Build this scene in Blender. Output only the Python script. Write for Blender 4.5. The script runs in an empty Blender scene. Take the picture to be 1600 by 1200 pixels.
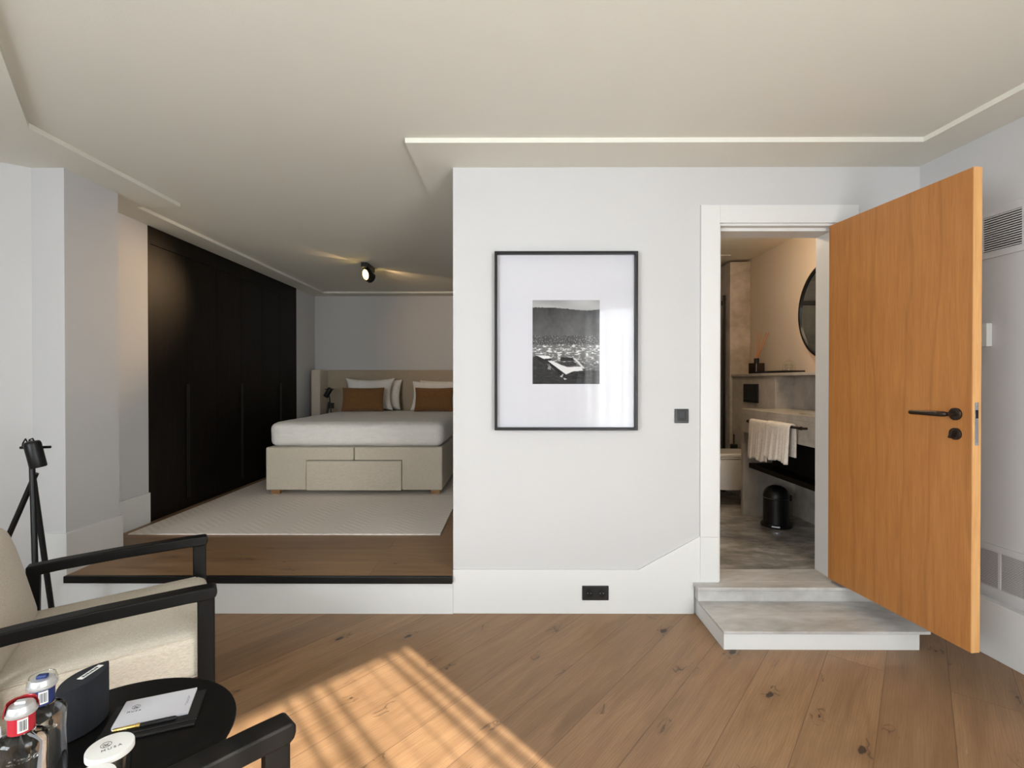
import bpy, bmesh, math, random
from mathutils import Vector, Matrix, noise
random.seed(7)
PI = math.pi
SC = bpy.context.scene
COL = SC.collection

# ------------------------------------------------------------------ camera
cam_d = bpy.data.cameras.new('camera')
cam = bpy.data.objects.new('camera', cam_d); COL.objects.link(cam)
cam_d.sensor_fit = 'HORIZONTAL'; cam_d.sensor_width = 36.0
cam_d.lens = 17.3315
cam_d.clip_start = 0.02
cam.location = (0, 0, 1.367)
cam.rotation_euler = (PI / 2 - 0.0062, 0, 0.0042)
SC.camera = cam

# ------------------------------------------------------------------ light
SC.view_settings.view_transform = 'Standard'
SC.view_settings.look = 'None'
SC.view_settings.gamma = 1
SC.view_settings.use_curve_mapping = False
SC.view_settings.exposure = -0.08

world = bpy.data.worlds.new('daylight'); SC.world = world
world.use_nodes = True
bgn = world.node_tree.nodes['Background']
bgn.inputs[0].default_value = (0.72, 0.84, 1.0, 1)
bgn.inputs[1].default_value = 1.3

SUN_DIR = Vector((-.65, .755, -.60)).normalized()
sd = bpy.data.lights.new('sun', 'SUN'); sun = bpy.data.objects.new('sun', sd); COL.objects.link(sun)
sd.energy = 30; sd.angle = math.radians(0.6); sd.color = (1.0, .93, .82)
sun.rotation_euler = SUN_DIR.to_track_quat('-Z', 'Y').to_euler()
sun.location = (6, -7, 8)

# the window wall runs along y = x - 2.3; WD points away from the right wall, WN into the room
WC = Vector((2.569, .269, 0)); WD = Vector((-.70711, -.70711, 0)); WN = Vector((-.70711, .70711, 0))
ad = bpy.data.lights.new('window_daylight', 'AREA'); area = bpy.data.objects.new('window_daylight', ad); COL.objects.link(area)
ad.shape = 'RECTANGLE'; ad.size = 1.7; ad.size_y = 2.5; ad.energy = 228; ad.color = (.885, .955, .99)
area.location = WC + WD * 1.5 - WN * .5 + Vector((0, 0, 1.3))
area.rotation_euler = WN.to_track_quat('-Z', 'Y').to_euler()
# fill light behind an added, unseen window in the rear wall
RN = Vector((.70711, .70711, 0)); RD = Vector((-.70711, .70711, 0)); RC = Vector((-.6, -2.9, 0))
ad2 = bpy.data.lights.new('added_window_fill', 'AREA'); area2 = bpy.data.objects.new('added_window_fill', ad2); COL.objects.link(area2)
ad2.shape = 'RECTANGLE'; ad2.size = 2.2; ad2.size_y = 1.7; ad2.energy = 235; ad2.color = (.89, .95, .985)
area2.location = RC + RD * 2.2 - RN * .45 + Vector((0, 0, 1.55))
area2.rotation_euler = RN.to_track_quat('-Z', 'Y').to_euler()

# ------------------------------------------------------------------ materials
def lin(c):
    return tuple(((v / 255) / 12.92 if v / 255 <= .04045 else ((v / 255 + .055) / 1.055) ** 2.4) for v in c) + (1,)

class NT:
    def __init__(s, name):
        s.m = bpy.data.materials.new(name); s.m.use_nodes = True
        s.t = s.m.node_tree; s.n = s.t.nodes; s.l = s.t.links
        s.b = s.n['Principled BSDF']; s.out = s.n['Material Output']
    def new(s, typ, **kw):
        x = s.n.new(typ)
        for k, v in kw.items():
            if k.startswith('i_'):
                x.inputs[k[2:].replace('_', ' ')].default_value = v
            else: setattr(x, k, v)
        return x
    def link(s, a, b): s.l.new(a, b)
    def coord(s, scale=(1, 1, 1), rot=(0, 0, 0), loc=(0, 0, 0), gen='Object'):
        tc = s.new('ShaderNodeTexCoord'); mp = s.new('ShaderNodeMapping')
        mp.inputs['Scale'].default_value = scale; mp.inputs['Rotation'].default_value = rot; mp.inputs['Location'].default_value = loc
        s.link(tc.outputs[gen], mp.inputs['Vector']); return mp.outputs['Vector']
    def ramp(s, fac, stops):
        r = s.new('ShaderNodeValToRGB'); cr = r.color_ramp
        while len(cr.elements) < len(stops): cr.elements.new(.5)
        for e, (p, c) in zip(cr.elements, stops): e.position = p; e.color = c
        s.link(fac, r.inputs[0]); return r.outputs[0]
    def math(s, op, a, b=None, c=None):
        m = s.new('ShaderNodeMath'); m.operation = op
        for i, v in enumerate((a, b, c)):
            if v is None: continue
            if isinstance(v, (int, float)): m.inputs[i].default_value = v
            else: s.link(v, m.inputs[i])
        return m.outputs[0]
    def mix(s, fac, a, b, mode='MIX'):
        m = s.new('ShaderNodeMix'); m.data_type = 'RGBA'; m.blend_type = mode
        for k, v in ((0, fac), (6, a), (7, b)):
            if isinstance(v, (int, float, tuple)): m.inputs[k].default_value = v
            else: s.link(v, m.inputs[k])
        return m.outputs[2]
    def bump(s, h, strength=.3, dist=.01):
        b = s.new('ShaderNodeBump'); b.inputs['Strength'].default_value = strength; b.inputs['Distance'].default_value = dist
        s.link(h, b.inputs['Height']); s.link(b.outputs[0], s.b.inputs['Normal'])
    def noise(s, vec, scale, detail=3, rough=.5, dist=0):
        n = s.new('ShaderNodeTexNoise'); n.inputs['Scale'].default_value = scale; n.inputs['Detail'].default_value = detail
        n.inputs['Roughness'].default_value = rough; n.inputs['Distortion'].default_value = dist
        s.link(vec, n.inputs['Vector']); return n.outputs[0]

def plain(name, rgb, rough=.5, metal=0, bump=None, spec=.5, coat=0):
    t = NT(name)
    t.b.inputs['Base Color'].default_value = lin(rgb)
    t.b.inputs['Roughness'].default_value = rough
    t.b.inputs['Metallic'].default_value = metal
    t.b.inputs['Specular IOR Level'].default_value = spec
    t.b.inputs['Coat Weight'].default_value = coat
    sc, st, ds = bump if bump else (60, .02, .001)
    v = t.coord()
    t.bump(t.noise(v, sc, 2), st, ds)
    return t.m

def fabric(name, rgb, rgb2, scale=260, st=.5):
    t = NT(name); v = t.coord()
    w1 = t.noise(t.coord(scale=(1, .12, 1)), scale, 2); w2 = t.noise(t.coord(scale=(.12, 1, .5)), scale, 2)
    s = t.math('MULTIPLY', t.math('ADD', w1, w2), .5)
    t.link(t.ramp(s, [(.38, lin(rgb2)), (.62, lin(rgb))]), t.b.inputs['Base Color'])
    t.b.inputs['Roughness'].default_value = .95; t.b.inputs['Specular IOR Level'].default_value = .15
    t.b.inputs['Sheen Weight'].default_value = .15
    t.bump(s, st, .002)
    return t.m

def plaster(name, rgb, st=.25):
    t = NT(name); v = t.coord()
    t.b.inputs['Base Color'].default_value = lin(rgb)
    t.b.inputs['Roughness'].default_value = .85; t.b.inputs['Specular IOR Level'].default_value = .2
    t.bump(t.noise(v, 140, 3, .6), st, .002)
    return t.m

def oak_floor(name, angle, voff, width, length, seed):
    t = NT(name)
    v = t.coord(rot=(0, 0, -angle), loc=(0, voff, 0))
    br = t.new('ShaderNodeTexBrick', offset=.37, offset_frequency=2)
    br.inputs['Scale'].default_value = 1; br.inputs['Brick Width'].default_value = length; br.inputs['Row Height'].default_value = width
    br.inputs['Mortar Size'].default_value = .0016; br.inputs['Mortar Smooth'].default_value = .3; br.inputs['Bias'].default_value = 0
    br.inputs['Color1'].default_value = (0, 0, 0, 1); br.inputs['Color2'].default_value = (1, 1, 1, 1); br.inputs['Mortar'].default_value = (.5, .5, .5, 1)
    t.link(v, br.inputs['Vector'])
    rnd = br.outputs['Color']
    # offset the grain of each plank by its random tint
    comb = t.new('ShaderNodeCombineXYZ'); m7 = t.math('MULTIPLY', rnd, 37.0 + seed)
    t.link(m7, comb.inputs[0]); t.link(t.math('MULTIPLY', rnd, 11.3), comb.inputs[1]); t.link(m7, comb.inputs[2])
    va = t.new('ShaderNodeVectorMath'); va.operation = 'ADD'; t.link(v, va.inputs[0]); t.link(comb.outputs[0], va.inputs[1])
    mp = t.new('ShaderNodeMapping'); mp.inputs['Scale'].default_value = (1.0, 9, 1); t.link(va.outputs[0], mp.inputs['Vector'])
    g1 = t.noise(mp.outputs[0], 2.0, 6, .6, .6)
    mp2 = t.new('ShaderNodeMapping'); mp2.inputs['Scale'].default_value = (5, 130, 1); t.link(va.outputs[0], mp2.inputs['Vector'])
    g2 = t.noise(mp2.outputs[0], 1.4, 4, .6)
    # cathedral figure
    wv = t.new('ShaderNodeTexWave', wave_type='RINGS', rings_direction='Z'); wv.inputs['Scale'].default_value = 5; wv.inputs['Distortion'].default_value = 9
    wv.inputs['Detail'].default_value = 3; wv.inputs['Detail Scale'].default_value = 1.2
    mp3 = t.new('ShaderNodeMapping'); mp3.inputs['Scale'].default_value = (.7, 6, 1); t.link(va.outputs[0], mp3.inputs['Vector']); t.link(mp3.outputs[0], wv.inputs['Vector'])
    base = t.ramp(g1, [(.30, lin((128, 98, 69))), (.52, lin((146, 114, 83))), (.75, lin((158, 126, 94)))])
    tint = t.ramp(rnd, [(0, (.80, .79, .78, 1)), (.5, (.98, .96, .94, 1)), (1, (1.1, 1.08, 1.05, 1))])
    c = t.mix(1.0, base, tint, 'MULTIPLY')
    c = t.mix(t.math('MULTIPLY', t.ramp(wv.outputs['Fac'], [(.0, (1, 1, 1, 1)), (.35, (0, 0, 0, 1))]), .22), c, lin((104, 76, 52)))
    c = t.mix(t.math('MULTIPLY', t.ramp(g2, [(.50, (0, 0, 0, 1)), (.72, (1, 1, 1, 1))]), .22), c, lin((92, 67, 46)))
    # knots and cracks
    nz = t.new('ShaderNodeTexNoise'); nz.inputs['Scale'].default_value = 34; nz.inputs['Detail'].default_value = 3; t.link(va.outputs[0], nz.inputs['Vector'])
    vd = t.new('ShaderNodeVectorMath'); vd.operation = 'SCALE'; t.link(nz.outputs['Color'], vd.inputs[0]); vd.inputs['Scale'].default_value = .028
    vs = t.new('ShaderNodeVectorMath'); vs.operation = 'ADD'; t.link(va.outputs[0], vs.inputs[0]); t.link(vd.outputs[0], vs.inputs[1])
    mk = t.new('ShaderNodeMapping'); mk.inputs['Scale'].default_value = (2.1, 4.6, 0); t.link(vs.outputs[0], mk.inputs['Vector'])
    vo = t.new('ShaderNodeTexVoronoi', voronoi_dimensions='2D'); vo.inputs['Scale'].default_value = 1.0; t.link(mk.outputs[0], vo.inputs['Vector'])
    sep = t.new('ShaderNodeSeparateColor'); t.link(vo.outputs['Color'], sep.inputs[0])
    sel = t.math('GREATER_THAN', sep.outputs[0], .32)
    rad = t.math('MULTIPLY', t.math('POWER', sep.outputs[1], 2.5), .075)
    kn = t.math('SUBTRACT', t.math('ADD', rad, .012), vo.outputs['Distance'])
    core = t.math('MULTIPLY', t.math('MINIMUM', t.math('MAXIMUM', t.math('MULTIPLY', kn, 45), 0), 1), sel)
    halo = t.math('MULTIPLY', t.math('MINIMUM', t.math('MAXIMUM', t.math('MULTIPLY', t.math('ADD', kn, .13), 7), 0), 1), sel)
    mc = t.new('ShaderNodeMapping'); mc.inputs['Scale'].default_value = (7, 16, 1); t.link(va.outputs[0], mc.inputs['Vector'])
    cr = t.math('ABSOLUTE', t.math('SUBTRACT', t.noise(mc.outputs[0], 1.0, 2, .5, .5), .5))
    crack = t.math('MULTIPLY', t.math('MAXIMUM', t.math('SUBTRACT', 1, t.math('MULTIPLY', cr, 38)), 0), t.math('MINIMUM', t.math('MULTIPLY', halo, 3.0), 1))
    c = t.mix(t.math('MULTIPLY', crack, .75), c, lin((52, 40, 34)))
    c = t.mix(t.math('MULTIPLY', halo, .30), c, lin((100, 70, 46)))
    c = t.mix(t.math('MULTIPLY', core, .9), c, lin((46, 36, 32)))
    c = t.mix(t.math('MULTIPLY', br.outputs['Fac'], .75), c, lin((86, 60, 42)))
    t.link(c, t.b.inputs['Base Color'])
    t.link(t.math('MULTIPLY_ADD', g1, .2, .36), t.b.inputs['Roughness'])
    h = t.math('SUBTRACT', t.math('MULTIPLY', g2, -.12), t.math('MULTIPLY', br.outputs['Fac'], 1.0))
    h = t.math('SUBTRACT', h, t.math('MULTIPLY', core, .6))
    t.bump(h, .35, .003)
    return t.m

def stone(name, c0, c1, c2, tile=None, rough=.35, stretch=(1, 1, 1), grout=(120, 116, 110)):
    t = NT(name); v = t.coord(scale=stretch)
    n1 = t.noise(v, 2.2, 7, .62, .8); n2 = t.noise(v, 11, 6, .6, .3)
    s = t.math('MULTIPLY_ADD', n2, .35, t.math('MULTIPLY', n1, .7))
    c = t.ramp(s, [(.38, lin(c0)), (.52, lin(c1)), (.66, lin(c2))])
    if tile:
        w, h, off, loc, rot = tile
        br = t.new('ShaderNodeTexBrick', offset=off); br.inputs['Scale'].default_value = 1
        br.inputs['Brick Width'].default_value = w; br.inputs['Row Height'].default_value = h; br.inputs['Mortar Size'].default_value = .002
        br.inputs['Color1'].default_value = (.86, .86, .86, 1); br.inputs['Color2'].default_value = (1, 1, 1, 1); br.inputs['Mortar'].default_value = (.8, .8, .8, 1)
        t.link(t.coord(loc=loc, rot=rot), br.inputs['Vector'])
        c = t.mix(1.0, c, br.outputs['Color'], 'MULTIPLY')
        c = t.mix(t.math('MULTIPLY', br.outputs['Fac'], .6), c, lin(grout))
    t.link(c, t.b.inputs['Base Color']); t.b.inputs['Roughness'].default_value = rough
    t.bump(n2, .05, .002)
    return t.m

def veneer(name, c0, c1, c2, dark, fig=.5, rough=.42, coat=0, spec=.5):
    """vertical oak veneer; grain along local Z"""
    t = NT(name)
    v = t.coord(scale=(1, 1, .09))
    g = t.noise(v, 30, 6, .65, .3)
    vf = t.coord(scale=(1, 1, .03)); f = t.noise(vf, 190, 3, .6)
    wv = t.new('ShaderNodeTexWave', wave_type='BANDS', bands_direction='X'); wv.inputs['Scale'].default_value = 2.6
    wv.inputs['Distortion'].default_value = 7; wv.inputs['Detail'].default_value = 3; wv.inputs['Detail Scale'].default_value = .8
    t.link(t.coord(scale=(1, 1, .22), rot=(0, 0, .7)), wv.inputs['Vector'])
    c = t.ramp(g, [(.3, lin(c0)), (.5, lin(c1)), (.7, lin(c2))])
    c = t.mix(t.math('MULTIPLY', t.ramp(wv.outputs['Fac'], [(0, (1, 1, 1, 1)), (.045, (0, 0, 0, 1))]), fig), c, lin(dark))
    c = t.mix(t.math('MULTIPLY', t.ramp(f, [(.5, (0, 0, 0, 1)), (.7, (1, 1, 1, 1))]), .35), c, lin(dark))
    t.link(c, t.b.inputs['Base Color']); t.b.inputs['Roughness'].default_value = rough; t.b.inputs['Coat Weight'].default_value = coat; t.b.inputs['Specular IOR Level'].default_value = spec
    t.bump(f, .12, .001)
    return t.m

def emit(name, rgb, st):
    t = NT(name); t.b.inputs['Base Color'].default_value = lin(rgb)
    t.b.inputs['Emission Color'].default_value = lin(rgb); t.b.inputs['Emission Strength'].default_value = st
    return t.m

def pane(name, gloss=1.0, tint=(1, 1, 1, 1), rough=0.0):
    """thin clear pane: lets light through and mirrors by angle"""
    t = NT(name); t.n.remove(t.b)
    tr = t.new('ShaderNodeBsdfTransparent'); tr.inputs[0].default_value = tint
    gl = t.new('ShaderNodeBsdfGlossy'); gl.inputs['Roughness'].default_value = rough
    lw = t.new('ShaderNodeLayerWeight'); lw.inputs[0].default_value = .5
    fac = t.math('MULTIPLY_ADD', t.math('POWER', lw.outputs['Facing'], 5), .9, .06)
    mx = t.new('ShaderNodeMixShader'); t.link(t.math('MULTIPLY', fac, gloss), mx.inputs[0])
    t.link(tr.outputs[0], mx.inputs[1]); t.link(gl.outputs[0], mx.inputs[2]); t.link(mx.outputs[0], t.out.inputs[0])
    return t.m

M = {}
M['wall'] = plaster('wall_paint_light_dimmed', (198, 197, 197))  # one paint with the ceiling, greyed here to offset strong window light
M['ceil'] = plaster('ceiling_paint_light_lifted', (221, 219, 209), .2)  # the wall paint, lightened to offset the weaker light overhead
M['trim'] = plain('white_lacquer', (215, 215, 213), .5)
M['bathwall'] = plaster('bathroom_plaster', (188, 174, 157), .3)
M['floor'] = oak_floor('oak_planks', math.radians(50.64), -.122 + .232 * 40, .232, 4.6, 0)
M['floor2'] = oak_floor('oak_planks_platform', 0, -2.88 + .232 * 40, .232, 2.3, 5)
M['stone'] = stone('grey_veined_stone', (158, 155, 151), (184, 182, 179), (205, 204, 202), rough=.4, stretch=(.8, 2.2, 1))
M['bathfloor'] = stone('grey_floor_tile', (104, 101, 98), (158, 154, 149), (206, 202, 197), tile=(.9, .9, .0, (.065, -3.1, 0), (0, 0, 0)), rough=.22, stretch=(.7, 1.3, 1), grout=(110, 104, 98))
M['bathtile'] = stone('grey_wall_tile', (142, 133, 124), (164, 156, 147), (186, 178, 169), rough=.4, stretch=(1, 1, 1))
M['counter'] = stone('concrete_counter', (150, 142, 132), (170, 163, 153), (186, 179, 169), rough=.4)
M['oak'] = veneer('oak_door_veneer', (166, 108, 53), (176, 117, 59), (185, 126, 66), (136, 83, 38), fig=.3, rough=.5)
M['oakedge'] = veneer('oak_edge', (205, 150, 92), (218, 165, 105), (228, 178, 118), (186, 130, 76), fig=.15)
M['blackwood'] = veneer('black_stained_wood', (13, 9, 7), (18, 13, 10), (25, 18, 13), (6, 4, 3), fig=.4, rough=.48, spec=.14)
M['chairwood'] = veneer('black_chair_wood', (8, 7, 7), (10, 9, 9), (14, 13, 12), (5, 4, 4), fig=.2, rough=.45, spec=.2)
M['chairfab'] = fabric('beige_linen', (214, 203, 186), (186, 175, 158), 700)
M['bedfab'] = fabric('taupe_fabric', (205, 194, 177), (190, 179, 162), 300, .25)
M['headfab'] = fabric('headboard_fabric', (178, 164, 144), (164, 150, 130), 300, .25)
M['sheet'] = fabric('white_sheet', (234, 230, 224), (224, 220, 213), 90, .12)
M['pillow'] = fabric('white_cotton', (236, 232, 226), (226, 222, 215), 60, .2)
M['brown'] = fabric('brown_velvet', (134, 96, 60), (114, 79, 48), 220, .3)
M['black'] = plain('matt_black_metal', (17, 17, 18), .42, .3)
M['blackplastic'] = plain('black_plastic', (20, 19, 19), .35)
M['bronze'] = plain('dark_bronze_metal', (58, 48, 42), .4, .7)
M['steel'] = plain('brushed_steel', (190, 192, 195), .3, 1)
M['ceramic'] = plain('white_ceramic', (225, 220, 213), .15)
M['paper'] = plain('white_paper', (204, 203, 209), .8)
M['card'] = plain('white_card', (228, 226, 222), .8)
M['ink'] = plain('grey_ink', (70, 70, 76), .8)
M['screen'] = plain('dark_glossy_screen', (60, 62, 64), .08)
M['gold'] = plain('gold_metal', (226, 190, 110), .22, 1)
M['leather'] = plain('black_leather', (18, 17, 18), .55, 0, (300, .3, .001))
M['foot'] = veneer('oak_foot', (146, 106, 68), (158, 117, 76), (168, 127, 86), (120, 84, 50))
M['navy'] = plain('dark_speaker_cloth', (22, 25, 32), .85, 0, (900, .5, .001))
M['red'] = plain('red_label', (168, 26, 42), .5)
M['redclear'] = plain('dark_red_plastic', (150, 36, 40), .25)
M['blue'] = plain('blue_label', (26, 44, 96), .5)
M['silver'] = plain('silver_foil', (205, 205, 205), .38, .6)
M['towel'] = fabric('white_terry', (232, 222, 210), (212, 202, 190), 150, .9)
M['glow'] = emit('lamp_glass_lit', (255, 214, 120), 14)
M['led'] = emit('warm_led', (255, 176, 98), 22)
M['pane'] = pane('window_glass', .6)
M['picglass'] = pane('picture_glass', .26)
M['clear'] = pane('clear_glass', 1.0, (.97, .98, .97, 1))
M['greyglass'] = pane('shower_glass', 1.0, (.80, .83, .82, 1))
M['amber'] = plain('dark_amber_glass', (38, 26, 18), .12, 0)
M['reed'] = plain('reed_stick', (190, 120, 60), .8)
t = NT('bottle_glass'); t.b.inputs['Transmission Weight'].default_value = 1; t.b.inputs['Roughness'].default_value = .02; t.b.inputs['IOR'].default_value = 1.38
t.b.inputs['Base Color'].default_value = (.93, .95, .94, 1); M['bottle'] = t.m
t = NT('mirror_glass'); t.b.inputs['Metallic'].default_value = 1; t.b.inputs['Roughness'].default_value = .02; t.b.inputs['Base Color'].default_value = (.82, .85, .86, 1); M['mirror'] = t.m
# white rug with a woven zigzag relief
t = NT('woven_rug'); v = t.coord(); sp = t.new('ShaderNodeSeparateXYZ'); t.link(v, sp.inputs[0])
zx = t.math('ABSOLUTE', t.math('SUBTRACT', t.math('FRACT', t.math('MULTIPLY', sp.outputs[0], 2.6)), .5))
zz = t.math('FRACT', t.math('MULTIPLY', t.math('ADD', sp.outputs[1], t.math('MULTIPLY', zx, .34)), 15))
zr = t.math('ABSOLUTE', t.math('SUBTRACT', zz, .5)); nn = t.noise(v, 180, 3)
t.link(t.mix(t.math('MULTIPLY_ADD', zr, .9, t.math('MULTIPLY', nn, .5)), lin((222, 211, 200)), lin((246, 237, 228))), t.b.inputs['Base Color'])
t.b.inputs['Roughness'].default_value = 1; t.b.inputs['Specular IOR Level'].default_value = .1
t.bump(t.math('MULTIPLY_ADD', nn, .3, zr), .35, .01); M['rug'] = t.m
# sheer curtain
t = NT('sheer_curtain'); t.n.remove(t.b)
tr = t.new('ShaderNodeBsdfTransparent'); tr.inputs[0].default_value = (.97, .97, .97, 1)
tl = t.new('ShaderNodeBsdfTranslucent'); tl.inputs[0].default_value = (.9, .9, .89, 1)
df = t.new('ShaderNodeBsdfDiffuse'); df.inputs[0].default_value = (.9, .9, .89, 1)
m1 = t.new('ShaderNodeMixShader'); m1.inputs[0].default_value = .45; t.link(tl.outputs[0], m1.inputs[1]); t.link(df.outputs[0], m1.inputs[2])
m2 = t.new('ShaderNodeMixShader'); t.link(t.math('MULTIPLY_ADD', t.noise(t.coord(scale=(1, 1, .05)), 22, 2), .3, .28), m2.inputs[0])
t.link(tr.outputs[0], m2.inputs[1]); t.link(m1.outputs[0], m2.inputs[2]); t.link(m2.outputs[0], t.out.inputs[0]); M['sheer'] = t.m
# photo print: grey value per mesh vertex (the printed picture itself)
t = NT('photo_print'); at = t.new('ShaderNodeAttribute'); at.attribute_name = 'print'
t.link(at.outputs['Color'], t.b.inputs['Base Color']); t.b.inputs['Roughness'].default_value = .9; t.b.inputs['Specular IOR Level'].default_value = .05; M['print'] = t.m

# ------------------------------------------------------------------ geometry helpers
class MB:
    def __init__(s): s.v = []; s.f = []; s.mi = []
    def add(s, vs, fs, mi=0, mat=None):
        o = len(s.v); s.v += [(mat @ Vector(p)) if mat else Vector(p) for p in vs]
        s.f += [tuple(i + o for i in f) for f in fs]; s.mi += [mi] * len(fs); return s
    def box(s, x0, x1, y0, y1, z0, z1, mi=0, mat=None):
        vs = [(x, y, z) for z in (z0, z1) for y in (y0, y1) for x in (x0, x1)]
        return s.add(vs, [(0, 2, 3, 1), (4, 5, 7, 6), (0, 1, 5, 4), (1, 3, 7, 5), (3, 2, 6, 7), (2, 0, 4, 6)], mi, mat)
    def prism(s, poly, z0, z1, mi=0, mat=None):
        n = len(poly)
        a = sum(poly[i][0] * poly[(i + 1) % n][1] - poly[(i + 1) % n][0] * poly[i][1] for i in range(n))
        if a < 0: poly = poly[::-1]
        vs = [(x, y, z0) for x, y in poly] + [(x, y, z1) for x, y in poly]
        fs = [tuple(range(n))[::-1], tuple(range(n, 2 * n))] + [(i, (i + 1) % n, n + (i + 1) % n, n + i) for i in range(n)]
        return s.add(vs, fs, mi, mat)
    def lathe(s, prof, seg=32, mi=0, mat=None, sx=1, sy=1, cap0=True, cap1=True):
        vs = []; fs = []
        for r, z in prof:
            for k in range(seg):
                a = 2 * PI * k / seg; vs.append((r * math.cos(a) * sx, r * math.sin(a) * sy, z))
        for i in range(len(prof) - 1):
            for k in range(seg):
                k2 = (k + 1) % seg; fs.append((i * seg + k, i * seg + k2, (i + 1) * seg + k2, (i + 1) * seg + k))
        if cap0: fs.append(tuple(range(seg))[::-1])
        if cap1: fs.append(tuple((len(prof) - 1) * seg + k for k in range(seg)))
        return s.add(vs, fs, mi, mat)
    def tube(s, pts, r, seg=12, mi=0, mat=None):
        pts = [Vector(p) for p in pts]; n = len(pts); rr = r if isinstance(r, (list, tuple)) else [r] * n
        vs = []; fs = []; up = None
        for i, p in enumerate(pts):
            d = (pts[min(i + 1, n - 1)] - pts[max(i - 1, 0)]).normalized()
            if up is None: up = Vector((0, 0, 1)) if abs(d.z) < .9 else Vector((1, 0, 0))
            a = d.cross(up).normalized(); b = a.cross(d).normalized(); up = b
            for k in range(seg):
                t = 2 * PI * k / seg; vs.append(p + (a * math.cos(t) + b * math.sin(t)) * rr[i])
        for i in range(n - 1):
            for k in range(seg):
                k2 = (k + 1) % seg; fs.append((i * seg + k, i * seg + k2, (i + 1) * seg + k2, (i + 1) * seg + k))
        fs += [tuple(range(seg))[::-1], tuple((n - 1) * seg + k for k in range(seg))]
        return s.add(vs, fs, mi, mat)
    def grid(s, fn, nu, nv, mi=0, mat=None):
        vs = [fn(i / nu, j / nv) for j in range(nv + 1) for i in range(nu + 1)]
        fs = [(j * (nu + 1) + i, j * (nu + 1) + i + 1, (j + 1) * (nu + 1) + i + 1, (j + 1) * (nu + 1) + i) for j in range(nv) for i in range(nu)]
        return s.add(vs, fs, mi, mat)
    def beam(s, a, b, w, h, up=(0, 0, 1), mi=0):
        """rectangular bar between two points: w across, h along up"""
        a = Vector(a); b = Vector(b); d = (b - a); L = d.length; d.normalize(); u = Vector(up)
        x = d.cross(u).normalized(); u = x.cross(d).normalized()
        mt = Matrix((x, d, u)).transposed().to_4x4(); mt.translation = a
        return s.box(-w / 2, w / 2, 0, L, -h / 2, h / 2, mi, mt)

def obj(name, mb, mat, parent=None, bevel=0, smooth=False, seg=2, subsurf=0, solid=0, recalc=True):
    me = bpy.data.meshes.new(name); me.from_pydata([tuple(v) for v in mb.v], [], mb.f)
    mats = mat if isinstance(mat, (list, tuple)) else [mat]
    for m in mats: me.materials.append(m)
    for p, i in zip(me.polygons, mb.mi): p.material_index = i
    if recalc:
        bm = bmesh.new(); bm.from_mesh(me); bmesh.ops.recalc_face_normals(bm, faces=bm.faces); bm.to_mesh(me); bm.free()
    if smooth:
        me.polygons.foreach_set('use_smooth', [True] * len(me.polygons))
        try: me.set_sharp_from_angle(angle=math.radians(40 if smooth is True else smooth))
        except Exception: pass
    me.update()
    o = bpy.data.objects.new(name, me); COL.objects.link(o)
    if parent: o.parent = parent
    if solid:
        m = o.modifiers.new('solid', 'SOLIDIFY'); m.thickness = solid; m.offset = 0
    if bevel:
        m = o.modifiers.new('bevel', 'BEVEL'); m.width = bevel; m.segments = seg; m.limit_method = 'ANGLE'; m.angle_limit = math.radians(40)
    if subsurf:
        m = o.modifiers.new('sub', 'SUBSURF'); m.levels = subsurf; m.render_levels = subsurf
    return o

def tag(o, label, cat, group=None):
    o['label'] = label; o['category'] = cat
    if group: o['group'] = group
    return o
def thing(name, label, cat, loc=(0, 0, 0), rz=0, group=None):
    o = bpy.data.objects.new(name, None); COL.objects.link(o); o.location = loc; o.rotation_euler = (0, 0, rz)
    o.empty_display_size = .1
    return tag(o, label, cat, group)
def struct(name, mb, mat, bevel=0, parent=None, smooth=False):
    o = obj(name, mb, mat, parent, bevel, smooth)
    if not parent: o['kind'] = 'structure'
    return o

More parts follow.
